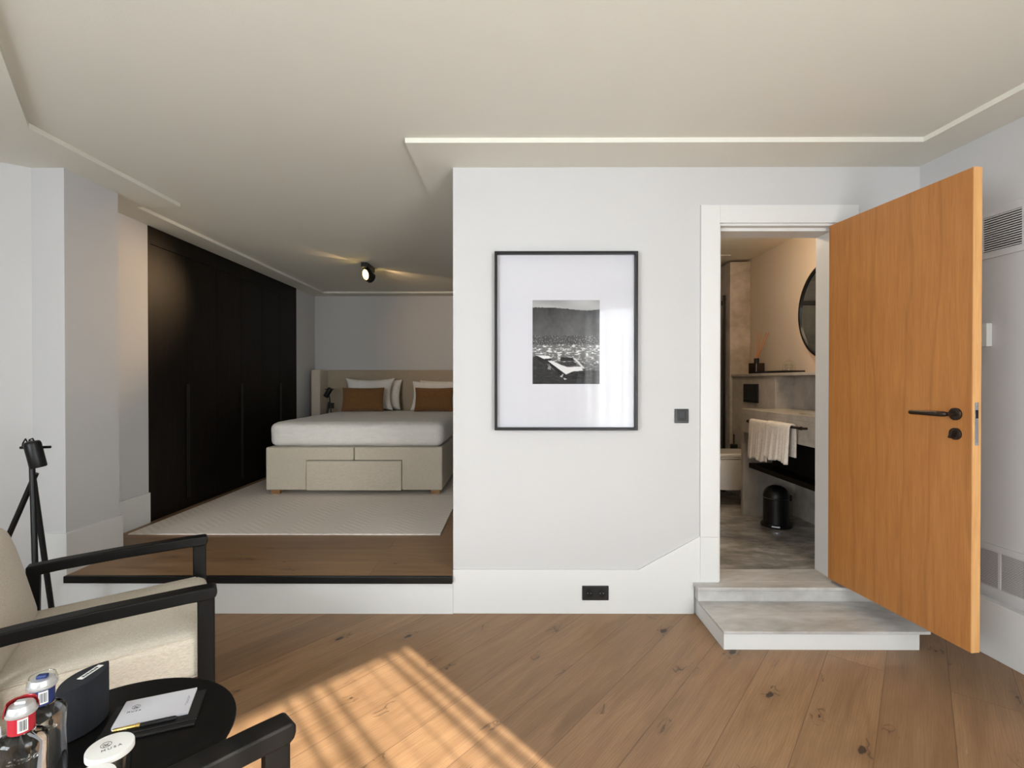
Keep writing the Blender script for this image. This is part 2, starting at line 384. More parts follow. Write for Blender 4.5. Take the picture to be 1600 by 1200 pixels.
def soft_box(sx, sy, sz, r, crown=(0, 0, 0), n=14, wob=0, seed=0):
    """cushion: rounded box with crowned faces, centred on x,y with its base at z=0"""
    mb = MB(); N = n; idx = {}; vs = []; fs = []
    def P(a, b, c):
        k = (a, b, c)
        if k in idx: return idx[k]
        p = Vector(((a / N * 2 - 1) * sx / 2, (b / N * 2 - 1) * sy / 2, (c / N * 2 - 1) * sz / 2))
        u, v, w = a / N * 2 - 1, b / N * 2 - 1, c / N * 2 - 1
        q = Vector((max(-sx / 2 + r, min(sx / 2 - r, p.x)), max(-sy / 2 + r, min(sy / 2 - r, p.y)), max(-sz / 2 + r, min(sz / 2 - r, p.z))))
        d = p - q
        if d.length > 1e-9:
            m = max(abs(d.x), abs(d.y), abs(d.z)); p = q + d.normalized() * min(m, r)
        p.x += crown[0] * math.copysign(1, u) * (1 - v * v) * (1 - w * w) * (abs(u) ** 3)
        p.y += crown[1] * math.copysign(1, v) * (1 - u * u) * (1 - w * w) * (abs(v) ** 3)
        p.z += crown[2] * math.copysign(1, w) * (1 - u * u) * (1 - v * v) * (abs(w) ** 3)
        if wob: p += Vector((noise.noise(p * 7 + Vector((seed, 0, 0))), noise.noise(p * 7 + Vector((0, seed, 3))), noise.noise(p * 7 + Vector((5, 0, seed))))) * wob
        p.z += sz / 2
        idx[k] = len(vs); vs.append(p); return idx[k]
    for a in range(N):
        for b in range(N):
            fs += [(P(a, b, 0), P(a, b + 1, 0), P(a + 1, b + 1, 0), P(a + 1, b, 0)), (P(a, b, N), P(a + 1, b, N), P(a + 1, b + 1, N), P(a, b + 1, N)),
                   (P(a, 0, b), P(a + 1, 0, b), P(a + 1, 0, b + 1), P(a, 0, b + 1)), (P(a, N, b), P(a, N, b + 1), P(a + 1, N, b + 1), P(a + 1, N, b)),
                   (P(0, a, b), P(0, a, b + 1), P(0, a + 1, b + 1), P(0, a + 1, b)), (P(N, a, b), P(N, a + 1, b), P(N, a + 1, b + 1), P(N, a, b + 1))]
    mb.add(vs, fs); return mb

def pillow_mb(w, h, t, ear=.08, seed=0, wr=.008, mat=None, flange=0):
    """stuffed pillow standing in the local xz plane, centred on x, base at z=0"""
    mb = MB(); n = 22
    def side(sg):
        def fn(a, b):
            u, v = a * 2 - 1, b * 2 - 1
            x = u * w / 2 * (1 - ear * (1 - v * v)); z = v * h / 2 * (1 - ear * (1 - u * u))
            f = max(0, (1 - abs(u) ** 2.6) * (1 - abs(v) ** 2.6)) ** .55
            e = min(1, 4 * (1 - max(abs(u), abs(v))))
            y = sg * (t / 2 * f + .004 * (1 if e > 0 else 0) * e)
            p = Vector((x, y, z + h / 2)); k = noise.noise(Vector((x * 7 + seed, z * 7, sg * 3)))
            k2 = noise.noise(Vector((x * 18 + seed, z * 14, seed)))
            p.y += (k * wr + k2 * wr * .5) * e * sg
            return p
        return fn
    mb.grid(side(-1), n, n, 0, mat); mb.grid(side(1), n, n, 0, mat)
    return mb

def weld(o, d=.0005):
    bm = bmesh.new(); bm.from_mesh(o.data); bmesh.ops.remove_doubles(bm, verts=bm.verts, dist=d)
    bmesh.ops.recalc_face_normals(bm, faces=bm.faces); bm.to_mesh(o.data); bm.free(); o.data.polygons.foreach_set('use_smooth', [True] * len(o.data.polygons)); return o

def text(name, body, size, mat, mtx, parent, ext=.0002, shear=0, spacing=1.0):
    cu = bpy.data.curves.new(name, 'FONT'); cu.body = body; cu.size = size; cu.extrude = ext; cu.align_x = 'CENTER'; cu.align_y = 'CENTER'
    cu.shear = shear; cu.space_character = spacing; cu.resolution_u = 3
    tmp = bpy.data.objects.new('tmp', cu); me = bpy.data.meshes.new_from_object(tmp)
    bpy.data.objects.remove(tmp)
    me.transform(mtx); me.materials.clear(); me.materials.append(mat); me.name = name
    o = bpy.data.objects.new(name, me); COL.objects.link(o); o.parent = parent; return o

def T(x=0, y=0, z=0): return Matrix.Translation((x, y, z))
def R(a, ax): return Matrix.Rotation(a, 4, ax)

CEIL = 2.645; SOF = 2.6194; PLAT = .2255; BATH = .187

# ------------------------------------------------------------------ the setting
def wallx(y): return 2.3721 - .0748 * (y - 2.9)           # right wall line
cornerA = (-.6, -2.9); cornerB = (-4.82, 1.318)
OBL = (-2.84, 2.8946)
b = MB(); b.prism([(wallx(2.9), 2.9), (WC.x, WC.y), cornerA, cornerB, OBL, (-2.84, 2.92), (2.37, 2.92)], -.15, 0)
struct('floor', b, M['floor'])
b = MB(); b.box(-2.9435, -.3587, 2.882, 7.2776, PLAT - .04, PLAT); b.box(-3.8, -2.9435, 3.80, 7.2776, PLAT - .04, PLAT - .0005)
o = struct('floor_platform', b, M['floor2'])
b = MB(); b.box(-2.6314, -.3587, 2.882, 2.93, 0, PLAT - .0405)
struct('trim_1', b, M['trim'])
b = MB(); b.box(-2.6315, -.3589, 2.858, 2.8815, PLAT - .0405, PLAT + .001)
struct('trim_2', b, M['black'], .003)
b = MB(); b.prism([(2.62, 3.0), (2.74, .1), (-.6, -3.15), (-5.05, 1.3), (-3.85, 3.2), (-3.85, 7.45), (2.62, 7.45)], CEIL, CEIL + .15)
struct('ceiling', b, M['ceil'])
b = MB(); b.box(.9, 2.6, 3.0901, 6.4, BATH - .1, BATH); struct('floor_bathroom', b, M['bathfloor'])

# front wall with the bathroom doorway
b = MB()
b.box(-.3587, 1.17, 2.9, 3.09, 0, CEIL); b.box(1.17, 1.9, 2.9, 3.09, 2.29, CEIL); b.box(1.9, 2.6, 2.9, 3.09, 0, CEIL)
b.box(1.17, 1.9, 2.9, 3.09, -.1, .16)
struct('wall_front', b, M['wall'])
b = MB(); b.box(-.3587, -.2, 3.0901, 7.4, 0, CEIL); struct('wall_bedroom_right', b, M['wall'])
b = MB(); b.box(-3.8, -.2, 7.2776, 7.42, 0, CEIL); struct('wall_back', b, M['wall'])
b = MB(); b.prism([(-2.84, 2.8946), (-2.6465, 2.8946), (-2.6465, 3.2888), (-3.1, 3.2888), (-3.1, 2.8946)], 0, CEIL)
struct('wall_left_pier', b, M['wall'])
b = MB(); b.box(-3.1, -2.9435, 3.2889, 3.954, 0, CEIL); b.box(-3.8, -2.9435, 6.662, 7.2775, 0, CEIL)
b.box(-3.8, -3.62, 3.9541, 6.662, 0, CEIL); b.box(-3.8, -3.1001, 3.80, 3.954, 0, CEIL)
struct('wall_left', b, M['wall'])
def wall_line(name, a, c, th, z0=-.1, z1=CEIL, mat=None):
    a = Vector((a[0], a[1])); c = Vector((c[0], c[1])); d = (c - a).normalized(); n = Vector((d.y, -d.x)) * th
    b = MB(); b.prism([tuple(a), tuple(c), tuple(c + n), tuple(a + n)], z0, z1); return struct(name, b, mat or M['wall'])
wall_line('wall_left_oblique', cornerB, OBL, -.15)
def rpt(s, n=0): p = RC + RD * s + RN * n; return (p.x, p.y)
def rbox(b, s0, s1, n0, n1, z0, z1): b.prism([rpt(s0, n0), rpt(s1, n0), rpt(s1, n1), rpt(s0, n1)], z0, z1)
b = MB()
for s0, s1, z0, z1 in ((-.2, 1.2, -.1, CEIL), (3.2, 6.1, -.1, CEIL), (1.2, 3.2, 2.32, CEIL), (1.2, 3.2, -.1, .85)): rbox(b, s0, s1, -.15, 0, z0, z1)
struct('wall_rear', b, M['wall'])
wn2 = bpy.data.objects.new('added_window_2', None); COL.objects.link(wn2); wn2['kind'] = 'structure'  # added window, put in only to let the fill light through
b = MB()
for q in (1.2, 2.17, 3.14): rbox(b, q, q + .06, -.12, -.06, .85, 2.32)
rbox(b, 1.2, 3.2, -.12, -.06, .85, .91); rbox(b, 1.2, 3.2, -.12, -.06, 2.26, 2.32)
obj('window_frame', b, M['trim'], wn2)
b = MB(); rbox(b, 1.24, 3.16, -.095, -.089, .89, 2.28); obj('window_pane', b, M['pane'], wn2)
wall_line('wall_right', (wallx(2.9), 2.8999), (WC.x, WC.y), -.2)
# window wall: pieces either side of and above the glazed door
S0, S1, HEAD = .847, 2.20, 2.40
def wpt(s, n=0): p = WC + WD * s + WN * n; return (p.x, p.y)
b = MB()
for s0, s1, z0, z1 in ((-.05, S0, -.1, CEIL), (S1, 4.5, -.1, CEIL), (S0, S1, HEAD, CEIL), (S0, S1, -.1, 0.0)):
    b.prism([wpt(s0), wpt(s1), wpt(s1, -.12), wpt(s0, -.12)], z0, z1)
struct('wall_window', b, M['wall'])
win = bpy.data.objects.new('window_1', None); COL.objects.link(win); win['kind'] = 'structure'
def wbox(b, s0, s1, n0, n1, z0, z1): b.prism([wpt(s0, n0), wpt(s1, n0), wpt(s1, n1), wpt(s0, n1)], z0, z1)
b = MB()
for s0, s1 in ((S0, S0 + .05), (S1 - .05, S1)): wbox(b, s0, s1, -.10, -.04, .0, HEAD)
wbox(b, S0, S1, -.10, -.04, HEAD - .05, HEAD); wbox(b, S0, S1, -.10, -.04, 0, .07)
obj('window_frame', b, M['trim'], win)
b = MB(); wbox(b, S0 + .04, S1 - .04, -.075, -.069, .06, HEAD - .04); obj('window_pane', b, M['pane'], win)
# sheer curtain in loose overlapping pleats
def cur(u, v):
    s = .42 + u * 2.75; z = 2.56 - v * 2.53
    ph = u * 2 * PI * 16 + 1.1 * math.sin(u * 9) + .5 * math.sin(u * 31 + 1)
    am = (.042 + .016 * math.sin(u * 40)) 
    s += am * .75 * math.sin(2 * ph + .6); n = .10 + am * math.sin(ph)
    p = WC + WD * s + WN * n; return (p.x, p.y, z)
b = MB(); b.grid(cur, 640, 10); o = obj('sheer_curtain', b, M['sheer'], smooth=True, recalc=False)
for p in o.data.polygons: p.use_smooth = True
tag(o, 'sheer white curtain in loose pleats hanging before the glazed door', 'curtain')
b = MB(); wbox(b, .3, 3.3, .06, .14, 2.57, CEIL); o = obj('curtain_rail', b, M['trim']); tag(o, 'white curtain rail fixed to the ceiling above the sheer curtain', 'curtain rail')

# dropped ceiling borders
b = MB(); b.prism([(-.574, 2.599), (2.145, 2.599), (2.145, 2.9), (-.3587, 2.9), (-.3587, 7.2776), (-.574, 7.2776)], SOF, CEIL)
struct('trim_3', b, M['ceil'])
b = MB(); b.prism([(-2.9435, 7.044), (-.574, 7.044), (-.574, 7.2776), (-2.9435, 7.2776)], SOF, CEIL); struct('trim_4', b, M['ceil'])
b = MB(); b.prism([(-2.9435, 3.548), (-2.722, 3.548), (-2.728, 7.044), (-2.9435, 7.044)], SOF, CEIL); struct('trim_5', b, M['ceil'])
ex, ey = .6225, -.7826
b = MB(); b.prism([(-2.403, 2.44), (-2.403, 3.548), (-2.9435, 3.548), (-2.9435, 2.6), (-4.82, 1.318), (-3.4, -.1), (-2.403 + ex * 1.9, 2.44 + ey * 1.9)], SOF, CEIL)
struct('trim_6', b, M['ceil'])
b = MB(); b.prism([(2.145, 2.599), (2.145, 2.9), (wallx(2.9), 2.9), (WC.x, WC.y), (2.36, .06)], SOF, CEIL); struct('trim_7', b, M['ceil'])

# skirting boards
b = MB()
poly = [(-.3587, 0), (1.056, 0), (1.056, BATH - .02), (1.091, BATH - .02), (1.091, .456), (.731, .259), (-.3587, .259)]
mt = Matrix(((1, 0, 0, 0), (0, 0, -1, 2.9), (0, 1, 0, 0), (0, 0, 0, 1)))
b.prism(poly, .0, .013, 0, mt); struct('baseboard_front', b, M['trim'], .002)
b = MB(); b.prism([(-2.6464, 2.882), (-2.6315, 2.882), (-2.6315, 3.302), (-2.9285, 3.302), (-2.9285, 3.953), (-2.9434, 3.953), (-2.9434, 3.2889), (-2.6464, 3.2889)], PLAT + .0002, .468)
struct('baseboard_left', b, M['trim'])
b = MB(); b.box(-2.6464, -2.6315, 2.8815, 2.8945, 0, PLAT - .001); b.box(-2.839, -2.6464, 2.8815, 2.8945, 0, .468); struct('baseboard_left_pier', b, M['trim'])
def along_right(y0, y1, z0, z1, th, b):
    b.prism([(wallx(y0), y0), (wallx(y1), y1), (wallx(y1) - th, y1), (wallx(y0) - th, y0)], z0, z1)
b = MB(); along_right(2.899, .3, 0, .275, .05, b); struct('baseboard_right', b, M['trim'], .004)
b = MB(); b.box(-2.9434, -2.93, 6.67, 7.27, PLAT, .46); b.box(-.372, -.3588, 3.0, 7.27, PLAT, .46); struct('baseboard_bedroom', b, M['trim'], .002)

# landing and step of grey stone in the doorway
b = MB(); b.box(1.060, 2.13, 2.835, 2.8995, 0.098, BATH - .021); struct('trim_8', b, M['stone'])
b = MB(); b.box(1.050, 2.14, 2.813, 2.8995, BATH - .02, BATH); b.box(1.17, 1.9, 2.8995, 3.09, BATH - .02, BATH)
struct('trim_9', b, M['stone'], .002)
step = thing('step', 'low white step with a grey stone tread below the bathroom doorway', 'step', (1.06, 2.49, 0))
b = MB(); b.box(.006, .998, .012, .407, 0, .085); obj('step_base', b, M['trim'], step, .002)
b = MB(); b.box(0, 1.045, 0, .345, .0852, .1); obj('tread', b, M['stone'], step, .002)

# ------------------------------------------------------------------ doorway and door
fr = bpy.data.objects.new('door_1', None); COL.objects.link(fr); fr['kind'] = 'structure'
b = MB()
b.box(1.091, 1.201, 2.885, 2.9, BATH, .452); b.box(1.091, 1.201, 2.885, 2.9, .4535, 2.394)
b.box(1.2012, 2.01, 2.885, 2.9, 2.289, 2.394); b.box(1.90, 2.01, 2.885, 2.9, BATH, 2.2885)
obj('casing', b, M['trim'], fr, .0015)
b = MB()
b.box(1.17, 1.212, 2.9, 2.945, BATH, 2.278); b.box(1.17, 1.203, 2.945, 3.09, BATH, 2.262)
b.box(1.17, 1.93, 2.9, 2.945, 2.276, 2.291); b.box(1.17, 1.93, 2.945, 3.09, 2.258, 2.291)
b.box(1.886, 1.93, 2.945, 3.095, BATH, 2.262); b.box(1.90, 1.93, 2.9, 2.945, BATH, 2.278)
obj('jamb', b, M['trim'], fr, .002)
dang = math.atan2(2.1013 - 2.9029, 1.9483 - 1.8478)
door = bpy.data.objects.new('door_2', None); COL.objects.link(door); door['kind'] = 'structure'
door.location = (1.8478, 2.9029, 0); door.rotation_euler = (0, 0, dang)
# local x runs from hinge to free edge, local +y lies behind the visible face
DW = .808
b = MB(); b.box(0, DW - .004, 0, .040, .207, 2.275); o = obj('door_leaf', b, M['oak'], door)
b = MB(); b.box(DW - .004, DW, 0, .040, .207, 2.275); obj('door_edge', b, M['oakedge'], door)
zh = 1.222; xh = .738
def disc(b, x, z, y0, y1, r, mi=0):
    b.lathe([(r * .93, 0), (r, .001), (r, .8), (r * .9, 1)], 40, mi, T(x, y0, z) @ R(PI / 2, 'X') @ Matrix.Diagonal((1, 1, y0 - y1, 1)))
b = MB(); disc(b, xh, zh, 0, -.010, .027); h = obj('rosette', b, M['bronze'], door, smooth=True)
b = MB(); b.tube([(xh, -.008, zh), (xh, -.052, zh)], .0095, 16)
b.tube([(xh, -.05, zh), (xh - .008, -.056, zh), (xh - .02, -.058, zh), (xh - .16, -.058, zh - .001), (xh - .165, -.058, zh - .001)], [.0105, .012, .012, .010, .008], 16)
obj('lever_handle', b, M['bronze'], door, smooth=True)
b = MB(); disc(b, xh, zh - .087, 0, -.009, .026); obj('lock_rosette', b, M['bronze'], door, smooth=True)
b = MB(); b.box(-.02, .02, -.03, -.009, -.005, .005, 0, T(xh, 0, zh - .087) @ R(-1.15, 'Y')); obj('thumb_turn', b, M['bronze'], door, .002)
b = MB(); b.box(DW, DW + .0015, .009, .027, 1.092, 1.275); pl = obj('lock_plate', b, M['steel'], door, .0006)
b = MB(); b.box(DW + .0015, DW + .004, .0135, .0225, 1.208, 1.243); obj('latch', b, M['black'], pl)
for z in (1.1, 1.267):
    b = MB(); b.lathe([(.0035, 0), (.003, .0008)], 12, 0, T(DW + .0015, .018, z) @ R(PI / 2, 'Y')); obj('screw', b, M['silver'], pl)
b = MB(); disc(b, xh, zh, .049, .040, .027); b.tube([(xh, .048, zh), (xh, .09, zh), (xh - .01, .097, zh), (xh - .16, .097, zh)], .009, 14)
obj('outer_lever_handle', b, M['bronze'], door, smooth=True)
for z in (.45, 1.25, 2.05):
    b = MB(); b.tube([(-.006, .046, z - .045), (-.006, .046, z + .045)], .007, 12); obj('hinge', b, M['bronze'], door)

# ------------------------------------------------------------------ wall fittings on the front wall
fx0, fx1, fz0, fz1 = -.1135, .7185, 1.080, 2.119
pic = thing('framed_picture', 'large black framed black and white photograph of a lake jetty on the white wall', 'picture', ((fx0 + fx1) / 2, 2.9, fz0))
W = fx1 - fx0; H = fz1 - fz0; D_ = .042; e = .016
b = MB()
for x0, x1, z0, z1 in ((-W / 2, W / 2, 0, e), (-W / 2, W / 2, H - e, H), (-W / 2, -W / 2 + e, e, H - e), (W / 2 - e, W / 2, e, H - e)): b.box(x0, x1, -D_, -.001, z0, z1)
obj('frame', b, M['black'], pic, .0015)
b = MB()
mx0, mx1, mz0, mz1 = .108 - (fx0 + fx1) / 2, .501 - (fx0 + fx1) / 2, 1.349 - fz0, 1.84 - fz0
a_, c_, g_, h_ = -W / 2 + e, W / 2 - e, e, H - e
for x0, x1, z0, z1 in ((a_, c_, g_, mz0), (a_, c_, mz1, h_), (a_, mx0, mz0, mz1), (mx1, c_, mz0, mz1)): b.box(x0, x1, -.012, -.008, z0, z1)
obj('mat', b, M['paper'], pic)
def poly_in(p, pts):
    x, y = p; r = False; n = len(pts)
    for i in range(n):
        x1, y1 = pts[i]; x2, y2 = pts[(i + 1) % n]
        if (y1 > y) != (y2 > y) and x < (x2 - x1) * (y - y1) / (y2 - y1) + x1: r = not r
    return r
def photo(u, v):
    N = lambda a, c, s=0: noise.noise(Vector((u * a, v * c, s)))
    ridge = .085 + .03 * u + .018 * math.sin(u * 5 + 4) * u + .012 * max(0, u - .8) * -18 * (u > .8) * .3 + .006 * N(30, 1)
    if v < ridge: g = .30 + .16 * N(2, 6, 4) + .10 * (1 - abs(u - .6)) + .06 * (v / ridge)
    elif v < .42:
        g = .085 + .10 * (v - ridge) / .33 + .05 * N(5, 4) + .03 * N(22, 18)
        g += .05 * math.exp(-((u - (.66 + (.25 - v) * .6)) / .1) ** 2); g *= .75 + .5 * min(1, u * 4) * min(1, (1 - u) * 3) * .6
    elif v < .53:
        g = .12 + .04 * N(8, 8); k = N(60, 70, 2) + .5 * N(110, 110, 5)
        if k > .22: g += .35 * min(1, (k - .22) * 4)
    else:
        w = N(14, 70, 1) + .8 * N(34, 130, 2); lum = max(0, 1 - abs(v - .60) * 3.4)
        g = .06 + .20 * lum + .75 * max(0, w) * (0.25 + lum)
        if v > .84: g = .045 + .05 * max(0, w)
    for pts, c in (([(0, .68), (.06, .66), (.2, .76), (.57, 1.0), (0, 1.0)], .05), ([(.04, .66), (.28, .70), (.3, .76), (.14, .76)], .04), ([(.05, .655), (.24, .665), (.29, .69), (.17, .70)], .7),
                   ([(.24, .73), (.5, .86), (.72, .83), (.80, .87), (.74, .93), (.55, .95), (.45, .91), (.27, .79)], .03), ([(.23, .725), (.28, .72), (.52, .80), (.73, .79), (.75, .84), (.6, .85), (.5, .885)], .66),
                   ([(.36, .745), (.6, .73), (.68, .775), (.5, .79), (.43, .775)], .07), ([(.42, .68), (.6, .685), (.62, .72), (.42, .73)], .035), ([(.60, .69), (.64, .69), (.78, .81), (.75, .815)], .55),
                   ([(.41, .91), (.47, .87), (.44, .92)], .5), ([(.46, .925), (.51, .94), (.48, .95)], .6), ([(.24, .79), (.28, .79), (.27, .83), (.22, .82)], .4)):
        if poly_in((u, v), pts): g = c + .03 * N(50, 50) + (.05 * max(0, N(12, 60)) if c < .06 else 0)
    return max(.006, min(.8, g * (.62 if v > ridge else .9) if g < .5 else g))
pw, ph = 150, 186
b = MB(); b.grid(lambda u, v: (mx0 + u * (mx1 - mx0), -.0095, mz1 - v * (mz1 - mz0)), pw, ph)
o = obj('photo_print', b, M['print'], pic, recalc=False)
ca = o.data.color_attributes.new('print', 'FLOAT_COLOR', 'POINT')
vals = []
for j in range(ph + 1):
    for i in range(pw + 1):
        g = photo(i / pw, j / ph); vals += [g, g * .98, g * .98, 1]
ca.data.foreach_set('color', vals)
b = MB(); b.box(a_, c_, -.022, -.020, g_, h_); obj('glass', b, M['picglass'], pic)

sw = thing('light_switch', 'square black card switch on the wall beside the doorway casing', 'switch', (.9825, 2.9, 1.12))
b = MB(); b.box(-.0405, .0405, -.010, 0, 0, .083); obj('plate', b, M['blackplastic'], sw, .002)
b = MB(); b.box(-.014, .014, -.0125, -.010, .030, .070); obj('card_slot', b, M['screen'], sw, .001)
b = MB(); b.box(-.026, .026, -.0115, -.0101, .014, .078); obj('inner_frame', b, M['black'], sw, .001)
so = thing('double_socket', 'black double wall socket set in the white skirting board', 'socket', (.4765, 2.887, .083))
b = MB(); b.box(-.077, .077, -.009, 0, 0, .084); obj('plate', b, M['blackplastic'], so, .002)
for x in (-.0365, .0365):
    b = MB(); b.lathe([(.0215, 0), (.0215, .004), (.019, .004), (.018, -.006)], 32, 0, T(x, -.0091, .042) @ R(PI / 2, 'X')); s = obj('socket_insert', b, M['black'], so, smooth=True)
    for dx in (-.0095, .0095):
        b = MB(); b.lathe([(.0025, 0), (.0025, .002)], 10, 0, T(x + dx, -.0085, .042) @ R(PI / 2, 'X')); obj('hole', b, M['steel'], s)

# ------------------------------------------------------------------ fittings on the right wall
def right_frame(y):   # matrix: local x along the wall toward the camera, local y out of the room, z up; origin on wall
    d = Vector((-.0748 * -1, -1, 0)).normalized(); n = Vector((-d.y * -1, 0, 0))
    nx = Vector((-1, -.0748, 0)).normalized()
    return d, nx
dR, nR = right_frame(0)
angR = math.atan2(dR.y, dR.x)
def on_right(name, label, cat, y, z):
    return thing(name, label, cat, (wallx(y), y, z), angR)   # local +x toward the camera, local +y ... into the wall side
# with local x along dR, local y = rotate(dR,90deg): (1, .0748) -> points outward (+X). The room is at -y.
v1 = on_right('air_vent', 'white slatted air vent high on the wall behind the open door', 'vent', 2.56, 1.985)
b = MB(); L = .62
b.box(0, L, -.008, 0, 0, .033); b.box(0, L, -.008, 0, .208, .25); b.box(0, .03, -.008, 0, .033, .208); b.box(L - .03, L, -.008, 0, .033, .208); b.box(.21, .24, -.008, 0, .033, .208)
obj('frame', b, M['wall'], v1, .001)
b = MB(); b.box(.03, L - .03, -.0015, -.0003, .033, .208); obj('backing', b, M['black'], v1)
b = MB()
for k in range(15):
    z = .037 + k * .01165
    for x0, x1 in ((.03, .21), (.24, L - .03)): b.box(x0, x1, -.0075, -.002, z, z + .0054)
obj('slats', b, M['wall'], v1)
v2 = on_right('floor_vent', 'long white slatted grille above the skirting behind the open door', 'vent', 2.62, .30)
b = MB(); L = 1.6
b.box(0, L, -.008, 0, 0, .034); b.box(0, L, -.008, 0, .215, .247)
for x in (0, .171, .55, .95, 1.35, L - .014): b.box(x, x + .014, -.008, 0, .034, .215)
obj('frame', b, M['wall'], v2, .001)
b = MB(); b.box(.014, L - .014, -.0015, -.0003, .034, .215); obj('backing', b, M['black'], v2)
b = MB()
for k in range(24):
    z = .0355 + k * .00755; b.box(.014, L - .014, -.0065, -.002, z, z + .0042)
obj('slats', b, M['wall'], v2)
th = on_right('thermostat', 'white wall thermostat with a dark display beside the door edge', 'thermostat', 2.60, 1.54)
b = MB(); b.box(0, .112, -.030, 0, 0, .118); obj('housing', b, M['trim'], th, .003)
b = MB(); b.box(.02, .084, -.0312, -.030, .05, .1); obj('display', b, M['black'], th)
b = MB(); b.lathe([(.006, 0), (.005, .002)], 16, 0, T(.088, -.030, .018) @ R(PI / 2, 'X')); obj('button', b, M['silver'], th)

# ------------------------------------------------------------------ wardrobe
wd = thing('wardrobe', 'black stained built-in wardrobe with tall flush doors along the bedroom wall', 'wardrobe', (-2.9435, 3.956, PLAT))
WL = 2.7035; WH = SOF - PLAT - .001
b = MB(); b.box(-.60, -.58, 0, WL, 0, WH); b.box(-.60, 0, 0, .032, 0, WH); b.box(-.60, 0, WL - .02, WL, 0, WH); b.box(-.6, 0, .032, WL - .02, WH - .14, WH); b.box(-.6, -.003, .032, WL - .02, 0, .029)
obj('carcass', b, M['blackwood'], wd, .001)
dwid = (WL - .052) / 6
for k in range(6):
    y0 = .032 + k * dwid
    b = MB(); b.box(-.022, -.002, y0 + .0015, y0 + dwid - .0015, .031, WH - .143); dd = obj('door', b, M['blackwood'], wd, .001)
    if k in (0, 1, 2, 3, 4, 5):
        b = MB(); yy = y0 + dwid - .020 if k % 2 == 0 else y0 + .004
        b.box(-.002, .009, yy, yy + .016, .09, 1.11)
        obj('handle', b, M['black'], dd, .002)

# ------------------------------------------------------------------ rug
b = MB(); b.box(-2.86, -.545, 3.63, 6.3, PLAT + .0005, PLAT + .011); o = obj('rug', b, M['rug'], bevel=.004)
tag(o, 'cream rug with a woven zigzag relief under the bed', 'rug')

# ------------------------------------------------------------------ bed
bed = thing('bed', 'beige upholstered double box bed with a white mattress on wooden feet', 'bed', (-1.588, 4.875, PLAT + .011))
BW = 1.752; z0 = .0465; z1 = .472
FH = z1 - .126
def soft_part(name, x0, x1, y0, y1, za, zb, r, mat, crown=(0, 0, 0), n=12, parent=bed, wob=0):
    mb = soft_box(x1 - x0, y1 - y0, zb - za, r, crown, n, wob, x0)
    for v in mb.v: v += Vector(((x0 + x1) / 2, (y0 + y1) / 2, za))
    o = obj(name, mb, mat, parent, smooth=60, recalc=True); return o
for sg in (-1, 1):
    xa, xb = sorted((sg * .003, sg * BW / 2))
    # each half base: full-width top rail plus the side block beside the drawer
    b = MB(); xo, xi, xc = sg * BW / 2, sg * .476, sg * .003
    b.prism([(xc, z1), (xo, z1), (xo, z0), (xi, z0), (xi, FH - .004), (xc, FH - .004)], 0, 2.02, 0, Matrix(((1, 0, 0, 0), (0, 0, 1, 0), (0, 1, 0, 0), (0, 0, 0, 1))))
    obj('box_base', b, M['bedfab'], bed, .014, seg=3)
b = MB(); b.box(-.472, .472, -.008, .29, z0 - .002, FH - .008); obj('drawer', b, M['bedfab'], bed, .008, seg=3)
for x, y in ((-.80, .04), (.80, .04), (-.49, .35), (.49, .35), (-.80, 1.9), (.80, 1.9)):
    b = MB(); b.prism([(x - .046, y), (x + .046, y), (x + .046, y + .06), (x - .046, y + .06)], 0, z0 + .002); obj('leg', b, M['foot'], bed, .003)
mt = soft_box(BW - .01, 2.0, .247, .075, (.006, .012, .006), 26, .004, 3)
for v in mt.v: v += Vector((0.01, 1.02, z1 - .002))
obj('mattress', mt, M['sheet'], bed, smooth=60)
b = MB(); pts = []
for k in range(97):
    a = k / 96 * 2 * PI; c, s = math.cos(a), math.sin(a)
    x = math.copysign(abs(c) ** .25, c) * (BW / 2 - .045); y = math.copysign(abs(s) ** .25, s) * .955
    pts.append((x + .01, 1.02 + y + .004 * math.sin(k * 1.9), z1 + .018 + .005 * math.sin(k * 2.3)))
b.tube(pts, .009, 8); obj('sheet_hem', b, M['sheet'], bed, smooth=60)
hb = thing('headboard', 'taupe upholstered headboard panel with side wings behind the bed', 'headboard', (0, 7.2776, PLAT))
b = MB(); b.box(-2.72, -.375, -.10, -.001, 0, 1.300); obj('panel', b, M['headfab'], hb, .01)
b = MB(); b.box(-2.846, -2.72, -.38, -.001, 0, 1.300); obj('side_wing', b, M['bedfab'], hb, .01)
zt = PLAT + .011 + z1 + .247
# pillows
# single-mesh pillows need no empty
def pillow1(name, label, cat, x, y, z, w, h, t, lean, rz, mat, group, seed, ear=.09, wr=.008):
    mb = pillow_mb(w, h, t, ear, seed, wr, R(lean, 'X'))
    zmin = min(v.z for v in mb.v)
    for v in mb.v: v.z -= zmin
    o = obj(name, mb, mat); weld(o); o.location = (x, y, z); o.rotation_euler = (0, 0, rz)
    m = o.modifiers.new('s', 'SUBSURF'); m.levels = 1; m.render_levels = 1
    return tag(o, label, cat, group)
G1 = 'white pillows against the headboard'; G2 = 'brown cushions on the bed'
pillow1('pillow', 'white pillow flat against the headboard behind the other white pillow near the bedside lamp', 'pillow', -1.93, 6.98, zt - .004, .66, .46, .13, -.28, 0, M['pillow'], G1, 2)
pillow1('pillow', 'white pillow with pointed corners directly behind the brown cushion near the bedside lamp', 'pillow', -2.02, 6.80, zt - .004, .72, .49, .15, -.30, .05, M['pillow'], G1, 5, .17)
pillow1('pillow', 'white pillow flat against the headboard near the white wall edge', 'pillow', -1.03, 6.98, zt - .004, .68, .45, .13, -.28, 0, M['pillow'], G1, 8)
